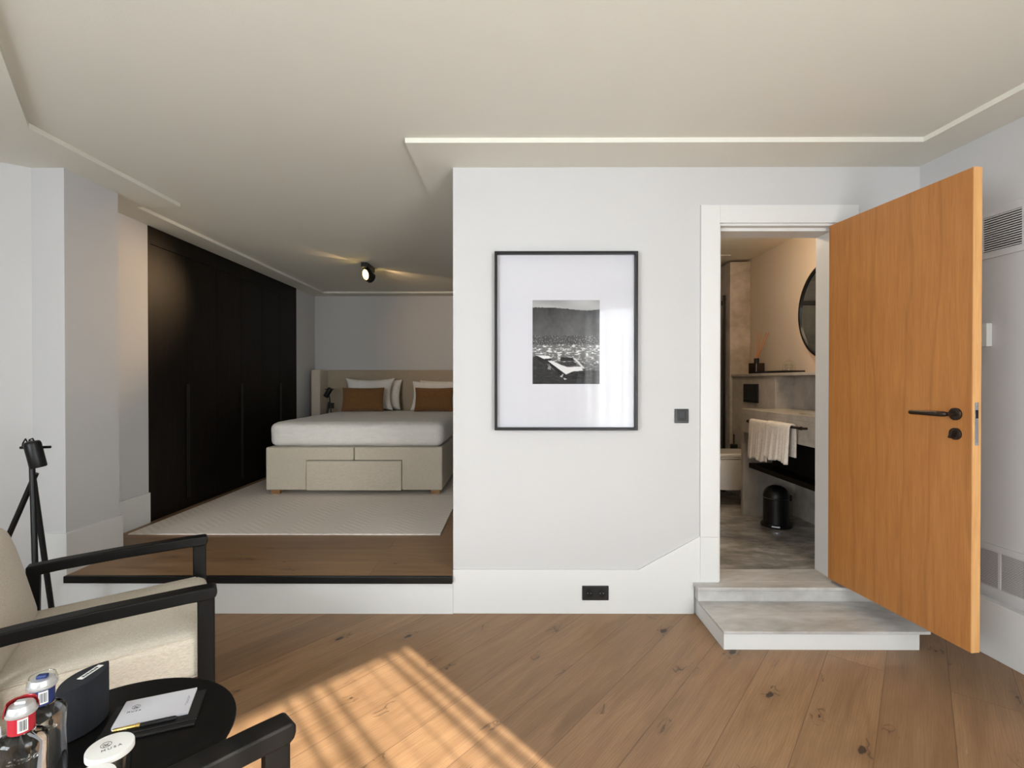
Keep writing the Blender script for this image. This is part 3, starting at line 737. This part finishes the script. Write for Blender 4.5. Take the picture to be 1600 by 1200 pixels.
pillow1('pillow', 'white pillow directly behind the brown cushion near the white wall edge', 'pillow', -1.10, 6.81, zt - .004, .70, .44, .15, -.30, -.03, M['pillow'], G1, 11, .10)
pillow1('cushion', 'brown velvet cushion near the bedside lamp', 'cushion', -2.035, 6.60, zt - .004, .585, .34, .13, -.22, .06, M['brown'], G2, 3, .06, .003)
pillow1('cushion', 'brown velvet cushion partly cut by the white wall edge', 'cushion', -1.08, 6.60, zt - .004, .55, .34, .13, -.22, -.04, M['brown'], G2, 9, .06, .003)

# bedside table, lamp, socket
nt = thing('bedside_table', 'small black bedside table between the bed and headboard wing', 'bedside table', (-2.58, 6.97, PLAT))
b = MB(); b.box(-.125, .115, -.19, .19, .48, .505); obj('tabletop', b, M['blackwood'], nt, .003)
for x in (-.105, .095):
    for y in (-.17, .17):
        b = MB(); b.box(x - .012, x + .012, y - .012, y + .012, 0, .48); obj('leg', b, M['black'], nt)
bl = thing('bedside_lamp', 'small black adjustable lamp on the bedside table', 'lamp', (-2.60, 6.92, PLAT + .505), .0)
HL = 1.28 - PLAT - .505
b = MB(); b.tube([(.05, 0, .008), (.0, 0, HL - .12)], .010, 10); obj('leg', b, M['black'], bl)
b = MB(); b.tube([(-.06, .03, .008), (-.005, 0, HL * .55)], .010, 10); obj('leg', b, M['black'], bl)
b = MB(); b.tube([(-.03, -.06, .008), (-.005, 0, HL * .62)], .010, 10); obj('leg', b, M['black'], bl)
b = MB(); b.lathe([(.034, -.075), (.036, -.07), (.036, .05), (.03, .065), (.0, .068)], 24, 0, T(.0, -.03, HL - .07) @ R(.55, 'Y')); obj('lamp_head', b, M['black'], bl, smooth=True)
b = MB(); b.tube([(-.05, -.02, HL - .03), (.075, -.02, HL - .03)], .006, 8); obj('crossbar', b, M['black'], bl)
ws = thing('wall_socket', 'black wall socket on the headboard beside the small lamp', 'socket', (-2.665, 7.177, .965))
b = MB(); b.box(-.042, .042, -.009, 0, 0, .083); obj('plate', b, M['blackplastic'], ws, .002)
b = MB(); b.lathe([(.02, 0), (.02, .002), (.015, .002)], 24, 0, T(0, -.009, .042) @ R(PI / 2, 'X')); obj('socket_insert', b, M['black'], ws)

# ------------------------------------------------------------------ ceiling spotlight
sp_ = thing('ceiling_spotlight', 'black twin head ceiling spotlight with warm lit lens above the bed', 'spotlight', (-1.612, 5.30, CEIL))
b = MB(); b.box(-.033, .033, 0, .30, -.052, 0); obj('mount', b, M['black'], sp_, .002)
def head(y, z, aim, rad, spill, pw_, cone):
    q = Vector(aim).normalized(); m = T(0, y, z) @ q.to_track_quat('Z', 'Y').to_matrix().to_4x4()
    b = MB(); b.lathe([(rad * .8, -.045), (rad, -.035), (rad, .012), (rad * .93, .014), (rad * .92, .004)], 36, 0, m, cap1=False)
    h = obj('spot_head', b, M['black'], sp_, smooth=True)
    b = MB(); b.lathe([(rad * .92, .004), (rad * .6, -.002), (.0001, -.004)], 36, 0, m); obj('lens', b, M['glow'], h, smooth=True)
    b = MB(); b.tube([(0, y, -.05), (0, y, z + rad * .7)], .012, 10); obj('bracket', b, M['black'], h)
    L = bpy.data.lights.new('spot_bulb', 'SPOT'); lo = bpy.data.objects.new('spot_bulb', L); COL.objects.link(lo); lo.parent = h
    L.energy = pw_; L.color = (1, .66, .36); L.spot_size = math.radians(cone); L.spot_blend = 1; L.shadow_soft_size = .03
    lo.matrix_local = m @ T(0, 0, .022) @ R(PI, 'X')
    # glow that spills over the rim and grazes the ceiling
    L = bpy.data.lights.new('spot_spill', 'SPOT'); lo = bpy.data.objects.new('spot_spill', L); COL.objects.link(lo); lo.parent = h
    L.energy = spill; L.color = (1, .62, .32); L.spot_size = math.radians(34); L.spot_blend = .8; L.shadow_soft_size = .02
    d = Vector((aim[0] * (1.9 if aim[0] > 0 else 1), aim[1], .10)).normalized()
    lo.matrix_local = T(d.x * .075, y + d.y * .075, -.06) @ (-d).to_track_quat('Z', 'Y').to_matrix().to_4x4()
head(.075, -.118, (-1.33, -1.72, -.58), .06, 9, 130, 42)
head(.235, -.118, (.42, .9, -.30), .06, 14, 20, 85)

# ------------------------------------------------------------------ armchairs
def armchair(label, loc, rz):
    """local +x is the way it faces, local y across; origin on the floor midway between the front legs"""
    c = thing('armchair', label, 'armchair', loc, rz, 'beige armchairs round the table')
    w = .35
    for sg in (-1, 1):
        y = sg * w
        # flat armrest, rounded front end, sweeping down a little at the back
        b = MB(); prof = [(.020, .580), (.030, .588), (.034, .600), (.034, .616), (.026, .624), (-.05, .625), (-.30, .622), (-.50, .614), (-.60, .606), (-.60, .562), (-.50, .572), (-.30, .580), (-.06, .582)]
        b.prism([(p[0], p[1]) for p in prof], -.028, .028, 0, Matrix(((1, 0, 0, 0), (0, 0, 1, y), (0, 1, 0, 0), (0, 0, 0, 1))))
        obj('armrest', b, M['chairwood'], c, .007, seg=3)
        b = MB(); b.beam((0, y, 0), (0, y, .590), .026, .054, (1, 0, 0)); obj('leg', b, M['chairwood'], c, .004)
        b = MB(); b.beam((-.70, y, 0), (-.60, y, .33), .03, .045, (1, 0, 0)); b.beam((-.585, y, .30), (-.58, y, .60), .03, .045, (1, 0, 0)); obj('leg', b, M['chairwood'], c, .004)
        b = MB(); b.beam((-.01, y, .245), (-.61, y, .235), .026, .05); obj('side_rail', b, M['chairwood'], c, .004)
    b = MB(); b.beam((-.05, -w, .245), (-.05, w, .245), .03, .05); obj('front_rail', b, M['chairwood'], c, .004)
    b = MB(); b.beam((-.61, -w, .36), (-.61, w, .36), .03, .05); obj('back_rail', b, M['chairwood'], c, .004)
    b = MB(); b.beam((-.66, -w + .02, .27), (-.80, -w + .02, .70), .03, .04, (1, 0, 0)); b.beam((-.66, w - .02, .27), (-.80, w - .02, .70), .03, .04, (1, 0, 0)); b.beam((-.79, -w + .02, .68), (-.79, w - .02, .68), .03, .04)
    obj('back_frame', b, M['chairwood'], c, .004)
    mb = soft_box(.66, .645, .165, .035, (.012, .0, .018), 22, .003, 1)
    tilt = T(-.30, 0, .272) @ R(.035 * -1, 'Y')
    for i, v in enumerate(mb.v): mb.v[i] = tilt @ v
    s = obj('seat_cushion', mb, M['chairfab'], c, smooth=60)
    b = MB()
    for sg in (-1, 1):
        for zz in (.157, .010):
            b.tube([tilt @ Vector((x / 20 * .58 - .29, sg * .318, zz)) for x in range(21)], .0028, 6)
    obj('piping', b, M['chairfab'], s, smooth=60)
    mb = soft_box(.17, .63, .44, .065, (.02, .0, .01), 20, .004, 4)
    tilt2 = T(-.625, 0, .375) @ R(-.24, 'Y')
    for i, v in enumerate(mb.v): mb.v[i] = tilt2 @ v
    obj('back_cushion', mb, M['chairfab'], c, smooth=60)
    return c
ca_ = math.radians(38)
fN = Vector((-1.115, 1.775)); fF = Vector((-1.51, 2.355)); mid = (fN + fF) / 2
armchair('beige armchair with black wooden frame between the tripod lamp and round table', (mid.x, mid.y, 0), math.atan2((fF - fN).x * -1, (fF - fN).y) )
a2 = math.radians(47)
left2 = Vector((-math.sin(a2), math.cos(a2))) * .35
armchair('armchair cut by the lower frame with only its black arm showing past the table', (-.518 - left2.x, 1.065 - left2.y, 0), a2)

# ------------------------------------------------------------------ round table
tb = thing('round_table', 'small round black side table between the armchairs', 'table', (-.948, 1.138, 0))
TZ = .52; TR = .264
b = MB(); b.lathe([(TR - .022, TZ - .05), (TR - .004, TZ - .008), (TR, TZ - .004), (TR - .001, TZ - .001), (TR - .004, TZ)], 72); obj('tabletop', b, M['chairwood'], tb, smooth=30)
for k in range(3):
    a = k * 2 * PI / 3 + .4
    b = MB(); b.tube([(.13 * math.cos(a), .13 * math.sin(a), TZ - .05), (.22 * math.cos(a), .22 * math.sin(a), 0)], [.018, .012], 14); obj('leg', b, M['chairwood'], tb, smooth=True)

# things on the table
sk = thing('speaker', 'dark cloth covered portable speaker standing on the round table', 'speaker', (-1.052, 1.196, TZ), math.radians(88))
prof = []
for k in range(17): a = -1 + k / 8; prof.append((a * .072, -.034 * (1 - abs(a) ** 2.2)))
prof2 = [(x, -y) for x, y in prof[::-1]][1:-1]
b = MB(); b.prism(prof + prof2, .002, .125); obj('body', b, M['navy'], sk, .003, seg=3)
b = MB(); b.box(-.012, .048, -.008, .006, .125, .1256); lb = obj('sticker', b, M['card'], sk)
b = MB()
for k in range(7): b.box(-.004 + k * .0062, .0008 + k * .0062, -.0045, .0025 - .001 * (k % 2), .1256, .1258)
obj('sticker_print', b, M['ink'], lb)

fang = math.atan2(1.335 - 1.276, -.859 + 1.002)
fo = thing('leather_folder', 'black leather writing pad lying under the white notepad', 'folder', (-.905, 1.245, TZ), fang)
b = MB(); b.box(-.105, .095, -.085, .062, 0, .006); obj('cover', b, M['leather'], fo, .002)
b = MB(); b.box(-.105, .095, -.070, -.052, .006, .009); obj('pen_strip', b, M['leather'], fo, .001)
npd = thing('notepad', 'white notepad with a printed emblem on the black leather folder', 'notepad', (-.916, 1.255, TZ + .0062), fang)
b = MB(); b.box(-.079, .079, -.054, .054, 0, .006); obj('pages', b, M['paper'], npd, .0005)
def emblem(parent, m, s):
    b = MB(); b.tube([(math.cos(k * PI / 16) * s, math.sin(k * PI / 16) * s, 0) for k in range(33)], s * .05, 6, 0, m)
    b.tube([(-s * .55 + k * s * .07, math.sin(k * .55) * s * .42 - s * .05, 0) for k in range(17)], s * .06, 6, 0, m)
    b.tube([(-s * .55 + k * s * .07, -math.sin(k * .55) * s * .42 - s * .25, 0) for k in range(17)], s * .05, 6, 0, m)
    return obj('emblem', b, M['ink'], parent)
emblem(npd, T(-.048, .018, .0062) @ R(-PI / 2 * .0, 'Z'), .0085)
text('logo_text', 'MUSA', .009, M['ink'], T(-.048, .0, .0062), npd, .00015, 0, 1.5)
b = MB(); b.box(.0660, .0667, -.022, .022, .006, .0062); b.box(.0690, .0697, -.014, .016, .006, .0062); obj('printed_lines', b, M['ink'], npd)
pen = thing('pen', 'black ballpoint pen with gold clip beside the white notepad', 'pen', (-.893, 1.187, TZ + .0145), fang)
b = MB(); b.tube([(-.012, 0, 0), (.058, 0, 0), (.066, 0, 0)], [.0052, .0052, .002], 14); obj('barrel', b, M['black'], pen, smooth=True)
b = MB(); b.tube([(-.066, 0, .001), (-.062, 0, .001), (-.020, 0, .001)], [.003, .0045, .0045], 14); obj('cap', b, M['gold'], pen, smooth=True)
b = MB(); b.tube([(-.020, 0, .001), (-.012, 0, .0)], .0056, 14); obj('ring', b, M['gold'], pen, smooth=True)

def tumbler(label, x, y, hz, rz):
    e = thing('lidded_tumbler', label, 'glass', (x, y, TZ), rz, 'lidded glasses on the round table')
    b = MB(); b.lathe([(.030, 0), (.0335, .001), (.0355, hz - .014), (.0340, hz - .014), (.032, .010), (.0, .009)], 40, cap0=True, cap1=False); obj('glass', b, M['bottle'], e, smooth=True)
    b = MB(); b.lathe([(.0385, hz - .013), (.0405, hz - .012), (.0405, hz - .002), (.0395, hz), (.0, hz)], 60); l = obj('lid', b, M['card'], e, smooth=35)
    emblem(l, T(-.006, .008, hz + .0002) , .009)
    text('logo_text', 'MUSA', .010, M['ink'], T(.002, -.010, hz + .0003), l, .00015, 0, 1.5)
    return e
tumbler('glass under a printed white paper lid beside the leather folder', -.822, .995, .105, .72)
tumbler('glass whose white paper lid barely shows at the lower frame', -.797, .917, .10, .4)

def bottle(label, x, y, rz, capc, labc, clear):
    e = thing('water_bottle', label, 'bottle', (x, y, TZ), rz, 'glass water bottles on the round table')
    prof = [(.030, 0), (.036, .004), (.038, .02), (.036, .08), (.0345, .13), (.036, .160), (.0365, .170), (.034, .178), (.026, .184), (.019, .187), (.0175, .20), (.0175, .225)]
    b = MB(); b.lathe(prof, 48, sx=1.08, sy=.86); obj('body', b, M['bottle'], e, smooth=50)
    b = MB(); b.lathe([(.0195, .190), (.0195, .222)], 40, cap0=True, cap1=True); n = obj('neck_label', b, labc, e, smooth=True)
    mbx = MB(); mbx.grid(lambda u, v: (.0199 * math.sin(.15 + u * .75), -.0199 * math.cos(.15 + u * .75), .194 + v * .025), 8, 1)
    bc = obj('barcode_patch', mbx, M['card'], n, recalc=False)
    mb2 = MB()
    for k in range(8):
        a0 = .22 + k * .075; mb2.grid(lambda u, v, a0=a0, k=k: (.0201 * math.sin(a0 + u * (.03 + .015 * (k % 3))), -.0201 * math.cos(a0 + u * (.03 + .015 * (k % 3))), .197 + v * .019), 2, 1)
    obj('barcode', mb2, M['ink'], bc, recalc=False)
    b = MB(); b.lathe([(.0225, .222), (.0235, .224), (.0235, .227), (.021, .2285), (.020, .236), (.018, .239), (.0, .239)], 48); obj('cap', b, M['silver'], e, smooth=35)
    b = MB(); b.grid(lambda u, v: ((.0245 - .004 * v * v) * math.cos(.5 + u * 3.3), (.0245 - .004 * v * v) * math.sin(.5 + u * 3.3), .2235 + v * .0215), 30, 5)
    obj('cap_rim', b, clear, e, smooth=True, solid=.0012)
    b = MB(); b.box(-.009, .009, -.006, .006, .239, .246); obj('cap_tab', b, capc, e, .002)
    me = text('embossed_text', 'cimbo', .017, M['bottle'], Matrix.Identity(4), e, .0006, .35)
    for v in me.data.vertices:
        a = v.co.x / .036 + .35; rr = .0372 + v.co.z; zz = v.co.y
        v.co = (rr * 1.08 * math.sin(a), -rr * .86 * math.cos(a), .150 + zz)
    return e
bottle('clear glass water bottle with a blue neck label beside the speaker', -.966, 1.002, .3, M['blue'], M['blue'], M['clear'])
bottle('clear glass water bottle with a red neck label in front of the blue one', -.928, .921, .35, M['silver'], M['red'], M['redclear'])
cd = MB(); cd.add([(-.03, 0, 0), (.03, 0, 0), (.022, .012, .175), (-.03, .012, .165)], [(0, 1, 2, 3)]); cd.add([(-.03, .05, 0), (.03, .05, 0), (.022, .014, .175), (-.03, .014, .165)], [(0, 1, 2, 3)])
o = obj('folded_card', cd, M['paper'], solid=.0008); o.location = (-1.005, .925, TZ); o.rotation_euler = (0, 0, .7)
tag(o, 'folded white paper card standing behind the bottle with a red neck label', 'card')

# ------------------------------------------------------------------ tripod lamp
tl_ = thing('tripod_lamp', 'black tripod floor lamp with cylinder head behind the beige armchair', 'lamp', (-2.42, 2.48, 0))
def off(x, z, y=0): return (x + 2.42, y, z)
for top, bot in ((off(-2.44, 1.045), off(-2.315, .0, -.10)), (off(-2.418, .90), off(-2.80, .0, -.02)), (off(-2.422, .90, -.013), off(-2.404, .0, .09))):
    b = MB(); b.tube([top, bot], .0125, 14); obj('leg', b, M['black'], tl_, smooth=True)
b = MB(); b.tube([off(-2.475, 1.032, -.02), off(-2.325, 1.036, -.02)], .007, 10); obj('crossbar', b, M['black'], tl_, smooth=True)
b = MB(); b.lathe([(.026, .066), (.031, .062), (.034, .052), (.034, -.060), (.032, -.066), (.029, -.066), (.029, -.04), (.0, -.04)], 32, 0, T(*off(-2.363, 1.005, -.06)) @ R(-.16, 'Y') @ R(.1, 'X')); obj('lamp_head', b, M['black'], tl_, smooth=True)
b = MB(); b.tube([off(-2.362, 1.062, -.06), off(-2.385, 1.082, -.05), off(-2.41, 1.075, -.04), off(-2.435, 1.05, -.02), off(-2.46, 1.075, -.01), off(-2.482, 1.055, 0), off(-2.488, 1.03, 0), off(-2.47, 1.022, 0)], .0035, 8); obj('cable', b, M['black'], tl_, smooth=True)
b = MB(); b.lathe([(.008, 0), (.011, .004), (.011, .02), (.006, .026)], 16, 0, T(*off(-2.44, 1.04))); obj('knob', b, M['black'], tl_, smooth=True)

# ------------------------------------------------------------------ bathroom
b = MB(); b.box(2.49, 2.6, 3.0901, 6.4, 0, CEIL); struct('wall_bathroom_right', b, M['bathwall'])
b = MB(); b.box(.8, .9, 3.0901, 6.4, 0, CEIL); struct('wall_bathroom_left', b, M['bathtile'])
b = MB(); b.box(.8, 2.6, 6.3, 6.4, 0, CEIL); struct('wall_bathroom_back', b, M['bathtile'])
b = MB(); b.box(2.275, 2.4899, 5.205, 6.3, BATH, SOF); struct('wall_shower_pier', b, M['bathtile'], .003)
# ledge: half-height tiled boxing with a stone shelf
b = MB(); b.box(2.30, 2.4899, 4.352, 5.204, BATH, 1.4115); struct('wall_bathroom_ledge', b, M['bathtile'], .002)
b = MB(); b.box(2.46, 2.4899, 3.0901, 4.3519, BATH, 1.4115); struct('wall_bathroom_splashback', b, M['bathtile'], .002)
b = MB(); b.box(2.285, 2.4898, 3.0902, 5.2038, 1.412, 1.437); o = obj('stone_shelf', b, M['counter'], bevel=.002); tag(o, 'long stone shelf above the bathroom basin', 'shelf')
# vanity
va_ = thing('vanity_counter', 'grey stone bathroom vanity with end panel and basin', 'vanity', (2.0, 4.31, BATH))
b = MB(); b.box(0, .4598, 0, .04, 0, .733); obj('end_panel', b, M['counter'], va_, .002)
b = MB(); b.box(0, .02, -1.2, .04, .7335, .9); obj('apron', b, M['counter'], va_, .002)
# top with an oval basin cut into it
vs = []; fs = []; N_ = 48; cx, cy = .23, -.80; ra, rb = .15, .27
rect = (0, .4598, -1.2, .04)
def ray_rect(a):
    dx, dy = math.cos(a), math.sin(a); t = 9
    if dx > 1e-9: t = min(t, (rect[1] - cx) / dx)
    if dx < -1e-9: t = min(t, (rect[0] - cx) / dx)
    if dy > 1e-9: t = min(t, (rect[3] - cy) / dy)
    if dy < -1e-9: t = min(t, (rect[2] - cy) / dy)
    return cx + dx * t, cy + dy * t
angs = sorted([2 * PI * k / N_ for k in range(N_)] + [math.atan2(y - cy, x - cx) % (2 * PI) for x in rect[:2] for y in rect[2:]])
n = len(angs)
rings = [[(*ray_rect(a), .9005) for a in angs], [(*ray_rect(a), .936) for a in angs]]
for s, z in ((1, .936), (.97, .925), (.9, .86), (.6, .825), (.12, .82)): rings.append([(cx + math.cos(a) * ra * s, cy + math.sin(a) * rb * s, z) for a in angs])
for r in rings: vs += r
for i in range(len(rings) - 1):
    for k in range(n): fs.append((i * n + k, i * n + (k + 1) % n, (i + 1) * n + (k + 1) % n, (i + 1) * n + k))
fs.append(tuple((len(rings) - 1) * n + k for k in range(n)))
b = MB(); b.add(vs, fs); obj('countertop', b, M['counter'], va_)
b = MB(); b.box(.05, .4598, -1.2, -.001, .425, .465); sh = obj('lower_shelf', b, M['blackwood'], va_, .002)
b = MB(); b.box(.17, .4598, -.90, -.16, .4655, .733); obj('storage_box', b, M['blackwood'], va_, .002)
# towel bar and towel
rb_ = thing('towel_bar', 'black towel bar on the front of the stone vanity', 'towel bar', (2.0, 4.09, 1.046))
b = MB(); b.tube([(-.06, .0, -.012), (-.06, -.745, 0)], .009, 14); obj('bar', b, M['bronze'], rb_, smooth=True)
for y in (-.03, -.72):
    b = MB(); b.tube([(0, y, -.005), (-.06, y, -.005)], .008, 12); obj('bracket', b, M['bronze'], rb_, smooth=True)
for y, z in ((.004, -.012), (-.749, 0)):
    b = MB(); b.tube([(-.06, y - .006, z), (-.06, y + .006, z)], .0125, 16); obj('end_knob', b, M['bronze'], rb_, smooth=True)
def towel(y0, y1, lf, lb, r, seed):
    def fn(u, v):
        y = y0 + (y1 - y0) * u; L1, L2 = lf, lb; arc = PI * r; tot = L1 + arc + L2; d = v * tot
        wv = (.011 * math.sin(u * 15 + seed) + .006 * math.sin(u * 37 + seed * 2))
        zc = 1.040
        if d < L1: k = (L1 - d) / L1; return (1.94 - r - abs(wv) * k * 1.1 - .012 * k, y + .012 * k * math.sin(seed + u * 5), zc - (L1 - d) + .008 * k * math.sin(u * 11 + seed))
        d -= L1
        if d < arc: a = d / r; return (1.94 - r * math.cos(a), y, zc + r * math.sin(a))
        d -= arc; k = d / L2; return (1.94 + r + .4 * wv * k * 0, y, zc - d)
    return fn
tw = thing('hand_towel', 'white terry hand towel draped over the black towel bar', 'towel')
b = MB(); b.grid(towel(3.70, 4.03, .29, .27, .017, 1), 40, 44); obj('towel_fold', b, M['towel'], tw, smooth=80, solid=.009, recalc=False)
b = MB(); b.grid(towel(3.44, 3.75, .25, .21, .023, 4), 40, 44); obj('towel_fold', b, M['towel'], tw, smooth=80, solid=.011, recalc=False)
# folded towels on the lower shelf
for k, lab in enumerate(('bottom', 'middle', 'top')):
    mb = soft_box(.20, .26, .030, .014, (.003, .003, .0), 12, .001, k * 5)
    o = obj('folded_towel', mb, M['towel'], smooth=60); o.location = (2.17, 3.255 + .008 * (k % 2), BATH + .4665 + k * .0325)
    tag(o, 'folded white towel at the %s of the stack on the dark vanity shelf' % lab, 'towel', 'folded towels on the vanity shelf')
# the stack sits in front of the storage box
# faucet
fa = thing('wall_faucet', 'black wall mounted basin faucet under the stone shelf', 'faucet', (2.46, 3.62, 1.30))
b = MB(); b.tube([(0, 0, 0), (-.13, 0, .002), (-.155, 0, -.004), (-.165, 0, -.02), (-.166, 0, -.05)], .013, 16); obj('spout', b, M['bronze'], fa, smooth=True)
b = MB(); b.lathe([(.028, 0), (.028, .008), (.02, .01)], 24, 0, R(-PI / 2, 'Y')); obj('flange', b, M['bronze'], fa, smooth=True)
# flush plate
fp = thing('flush_plate', 'black flush plate on the tiled ledge above the toilet', 'flush plate', (2.30, 4.785, 1.158))
b = MB(); b.box(-.014, 0, -.145, .145, 0, .18); obj('plate', b, M['blackplastic'], fp, .004)
b = MB(); b.box(-.019, -.014, -.12, .01, .03, .15); obj('button', b, M['blackplastic'], fp, .002)
b = MB(); b.box(-.019, -.014, .02, .12, .03, .15); obj('button', b, M['blackplastic'], fp, .002)
# toilet
to = thing('toilet', 'white wall hung toilet beyond the vanity end panel', 'toilet', (2.30, 4.785, BATH))
def oval(b, x0, L, w, z0, z1, k0=1, k1=1):
    pts = [(0, -w / 2), (0, w / 2)]
    P = []
    for i in range(25):
        a = PI / 2 + PI * i / 24; P.append((-L + L * .45 + math.cos(a) * L * .45, math.sin(a) * w / 2))
    P = [(0, w / 2)] + P + [(0, -w / 2)]
    n = len(P); b.add([(x * k0, y * k0, z0) for x, y in P] + [(x * k1, y * k1, z1) for x, y in P], [tuple(range(n)), tuple(range(n, 2 * n))] + [(i, (i + 1) % n, n + (i + 1) % n, n + i) for i in range(n)])
b = MB(); oval(b, 0, .53, .36, .15, .45, .86, 1); obj('bowl', b, M['ceramic'], to, .01, seg=3, smooth=40)
b = MB(); oval(b, 0, .54, .37, .452, .465); obj('seat', b, M['ceramic'], to, .004, smooth=40)
b = MB(); oval(b, 0, .54, .37, .467, .500, 1, 1); obj('lid', b, M['ceramic'], to, .008, seg=3, smooth=40)
# toilet brush
tbh = thing('toilet_brush', 'black toilet brush in a wall holder behind the toilet', 'toilet brush', (2.235, 5.02, .70))
b = MB(); b.lathe([(.032, -.22), (.036, -.21), (.036, .02), (.03, .025), (.0, .026)], 28); obj('holder', b, M['black'], tbh, smooth=True)
b = MB(); b.tube([(0, 0, .02), (0, 0, .125)], .007, 12); obj('handle', b, M['black'], tbh, smooth=True)
b = MB(); b.box(.03, .066, -.012, .012, -.1, -.07); obj('bracket', b, M['black'], tbh)
# pedal bin
pb = thing('pedal_bin', 'dark domed pedal bin on the tiled floor under the vanity', 'bin', (2.135, 4.02, BATH))
b = MB(); b.lathe([(.112, 0), (.116, .004), (.116, .018), (.108, .026), (.096, .030), (.095, .045), (.096, .22), (.096, .232)], 44); obj('body', b, M['black'], pb, smooth=40)
b = MB(); b.lathe([(.098, .234), (.098, .244), (.095, .262), (.084, .29), (.064, .313), (.035, .327), (.0, .331)], 44); obj('lid', b, M['black'], pb, smooth=40)
b = MB(); b.lathe([(.0972, .2315), (.0985, .233), (.0972, .2345)], 44, cap0=False, cap1=False); obj('rim', b, M['steel'], pb, smooth=True)
b = MB(); b.box(-.03, .03, -.135, -.10, .018, .026, 0, R(-.5, 'Z')); obj('pedal', b, M['steel'], pb, .002)
b = MB(); b.box(.085, .125, -.03, .03, .20, .25, 0, R(.2, 'Z')); obj('hinge', b, M['black'], pb, .004)
# mirror
mi = thing('round_mirror', 'round mirror in a thin black frame on the bathroom wall', 'mirror', (2.489, 3.86, 1.926))
MR = .385
rm = R(-PI / 2, 'Y')
b = MB(); b.lathe([(MR, .025), (MR, .052), (MR - .020, .052), (MR - .020, .040)], 96, 0, rm, cap0=False, cap1=False); obj('frame', b, M['black'], mi, smooth=30)
b = MB(); b.lathe([(MR - .020, .041), (.0, .041)], 96, 0, rm, cap0=False, cap1=False); obj('glass', b, M['mirror'], mi)
b = MB(); b.lathe([(MR - .05, .001), (MR - .05, .022)], 48, 0, rm, cap0=False, cap1=False)
obj('backlight', b, M['led'], mi)
# shelf items
df_ = thing('reed_diffuser', 'dark square reed diffuser bottle on the stone shelf', 'diffuser', (2.385, 4.86, 1.437), .3)
b = MB(); b.box(-.052, .052, -.052, .052, 0, .105); obj('bottle', b, M['amber'], df_, .006, seg=3)
b = MB(); b.lathe([(.024, .104), (.024, .150), (.022, .152)], 28); obj('collar', b, M['black'], df_, smooth=True)
for k, (dx, dy) in enumerate(((.0, -.06), (.01, -.11), (-.01, -.03), (.02, -.13))):
    b = MB(); b.tube([(0, 0, .14), (dx, dy, .145 + .25)], .0028, 6); obj('reed', b, M['reed'], df_)
ty = thing('tray', 'black rectangular tray on the stone shelf', 'tray', (2.385, 4.455, 1.437))
b = MB(); b.box(-.08, .08, -.255, .255, 0, .006); b.box(-.085, -.08, -.26, .26, 0, .020); b.box(.08, .085, -.26, .26, 0, .020); b.box(-.08, .08, -.26, -.255, 0, .020); b.box(-.08, .08, .255, .26, 0, .020)
obj('tray_body', b, M['black'], ty)
b = MB(); b.box(-.045, .045, -.10, .10, 0, .012); o = obj('folded_cloth', b, M['card'], bevel=.003); o.location = (2.385, 4.56, 1.4435); o.rotation_euler = (0, 0, .1)
tag(o, 'folded white cloth lying on the black tray', 'cloth')
gd = thing('glass_dome', 'clear glass dome with a knob over a tumbler on the black tray', 'glass dome', (2.385, 4.29, 1.4435))
b = MB(); b.lathe([(.05, 0), (.05, .055), (.046, .075), (.034, .092), (.016, .101), (.0, .103)], 32, cap0=False); obj('dome', b, M['clear'], gd, smooth=60)
b = MB(); b.lathe([(.004, .102), (.008, .110), (.008, .116), (.0, .120)], 16); obj('knob', b, M['clear'], gd, smooth=True)
b = MB(); b.lathe([(.028, .0), (.032, .07)], 28, cap1=False); obj('tumbler', b, M['clear'], gd, smooth=True)
# shower screen
ss = thing('shower_screen', 'glass shower screen with black bars beyond the toilet', 'shower screen', (2.235, 5.26, BATH))
b = MB(); b.box(-.012, .012, -.012, .012, 0, 2.09); obj('post', b, M['black'], ss, .002)
b = MB(); b.box(-1.32, -.012, -.012, .012, 1.985, 2.03); obj('rail', b, M['black'], ss, .002)
b = MB(); b.box(-1.32, -.012, -.004, .004, .01, 1.985); obj('glass', b, M['greyglass'], ss)
# added downlight, out of view, to brighten the bathroom
def downlight(x, y, power, label, col=(1, .78, .55)):
    e = thing('added_downlight', label, 'downlight', (x, y, CEIL))
    b = MB(); b.lathe([(.045, -.001), (.045, -.006), (.038, -.008)], 32); obj('ring', b, M['trim'], e, smooth=True)
    b = MB(); b.lathe([(.034, -.0085), (.0, -.009)], 32, cap0=False, cap1=False); obj('lens', b, M['glow'], e)
    L = bpy.data.lights.new('added_downlight_bulb', 'POINT'); lo = bpy.data.objects.new('added_downlight_bulb', L); COL.objects.link(lo); lo.parent = e
    L.energy = power; L.color = col; L.shadow_soft_size = .05; lo.location = (0, 0, -.07)
downlight(1.75, 3.75, 26, 'added unseen ceiling downlight brightening the bathroom')
b = MB(); b.box(1.95, 2.20, 5.02, 5.07, CEIL - .006, CEIL - .0005); o = obj('slot_vent', b, M['trim']); tag(o, 'narrow white slot vent in the bathroom ceiling', 'vent')
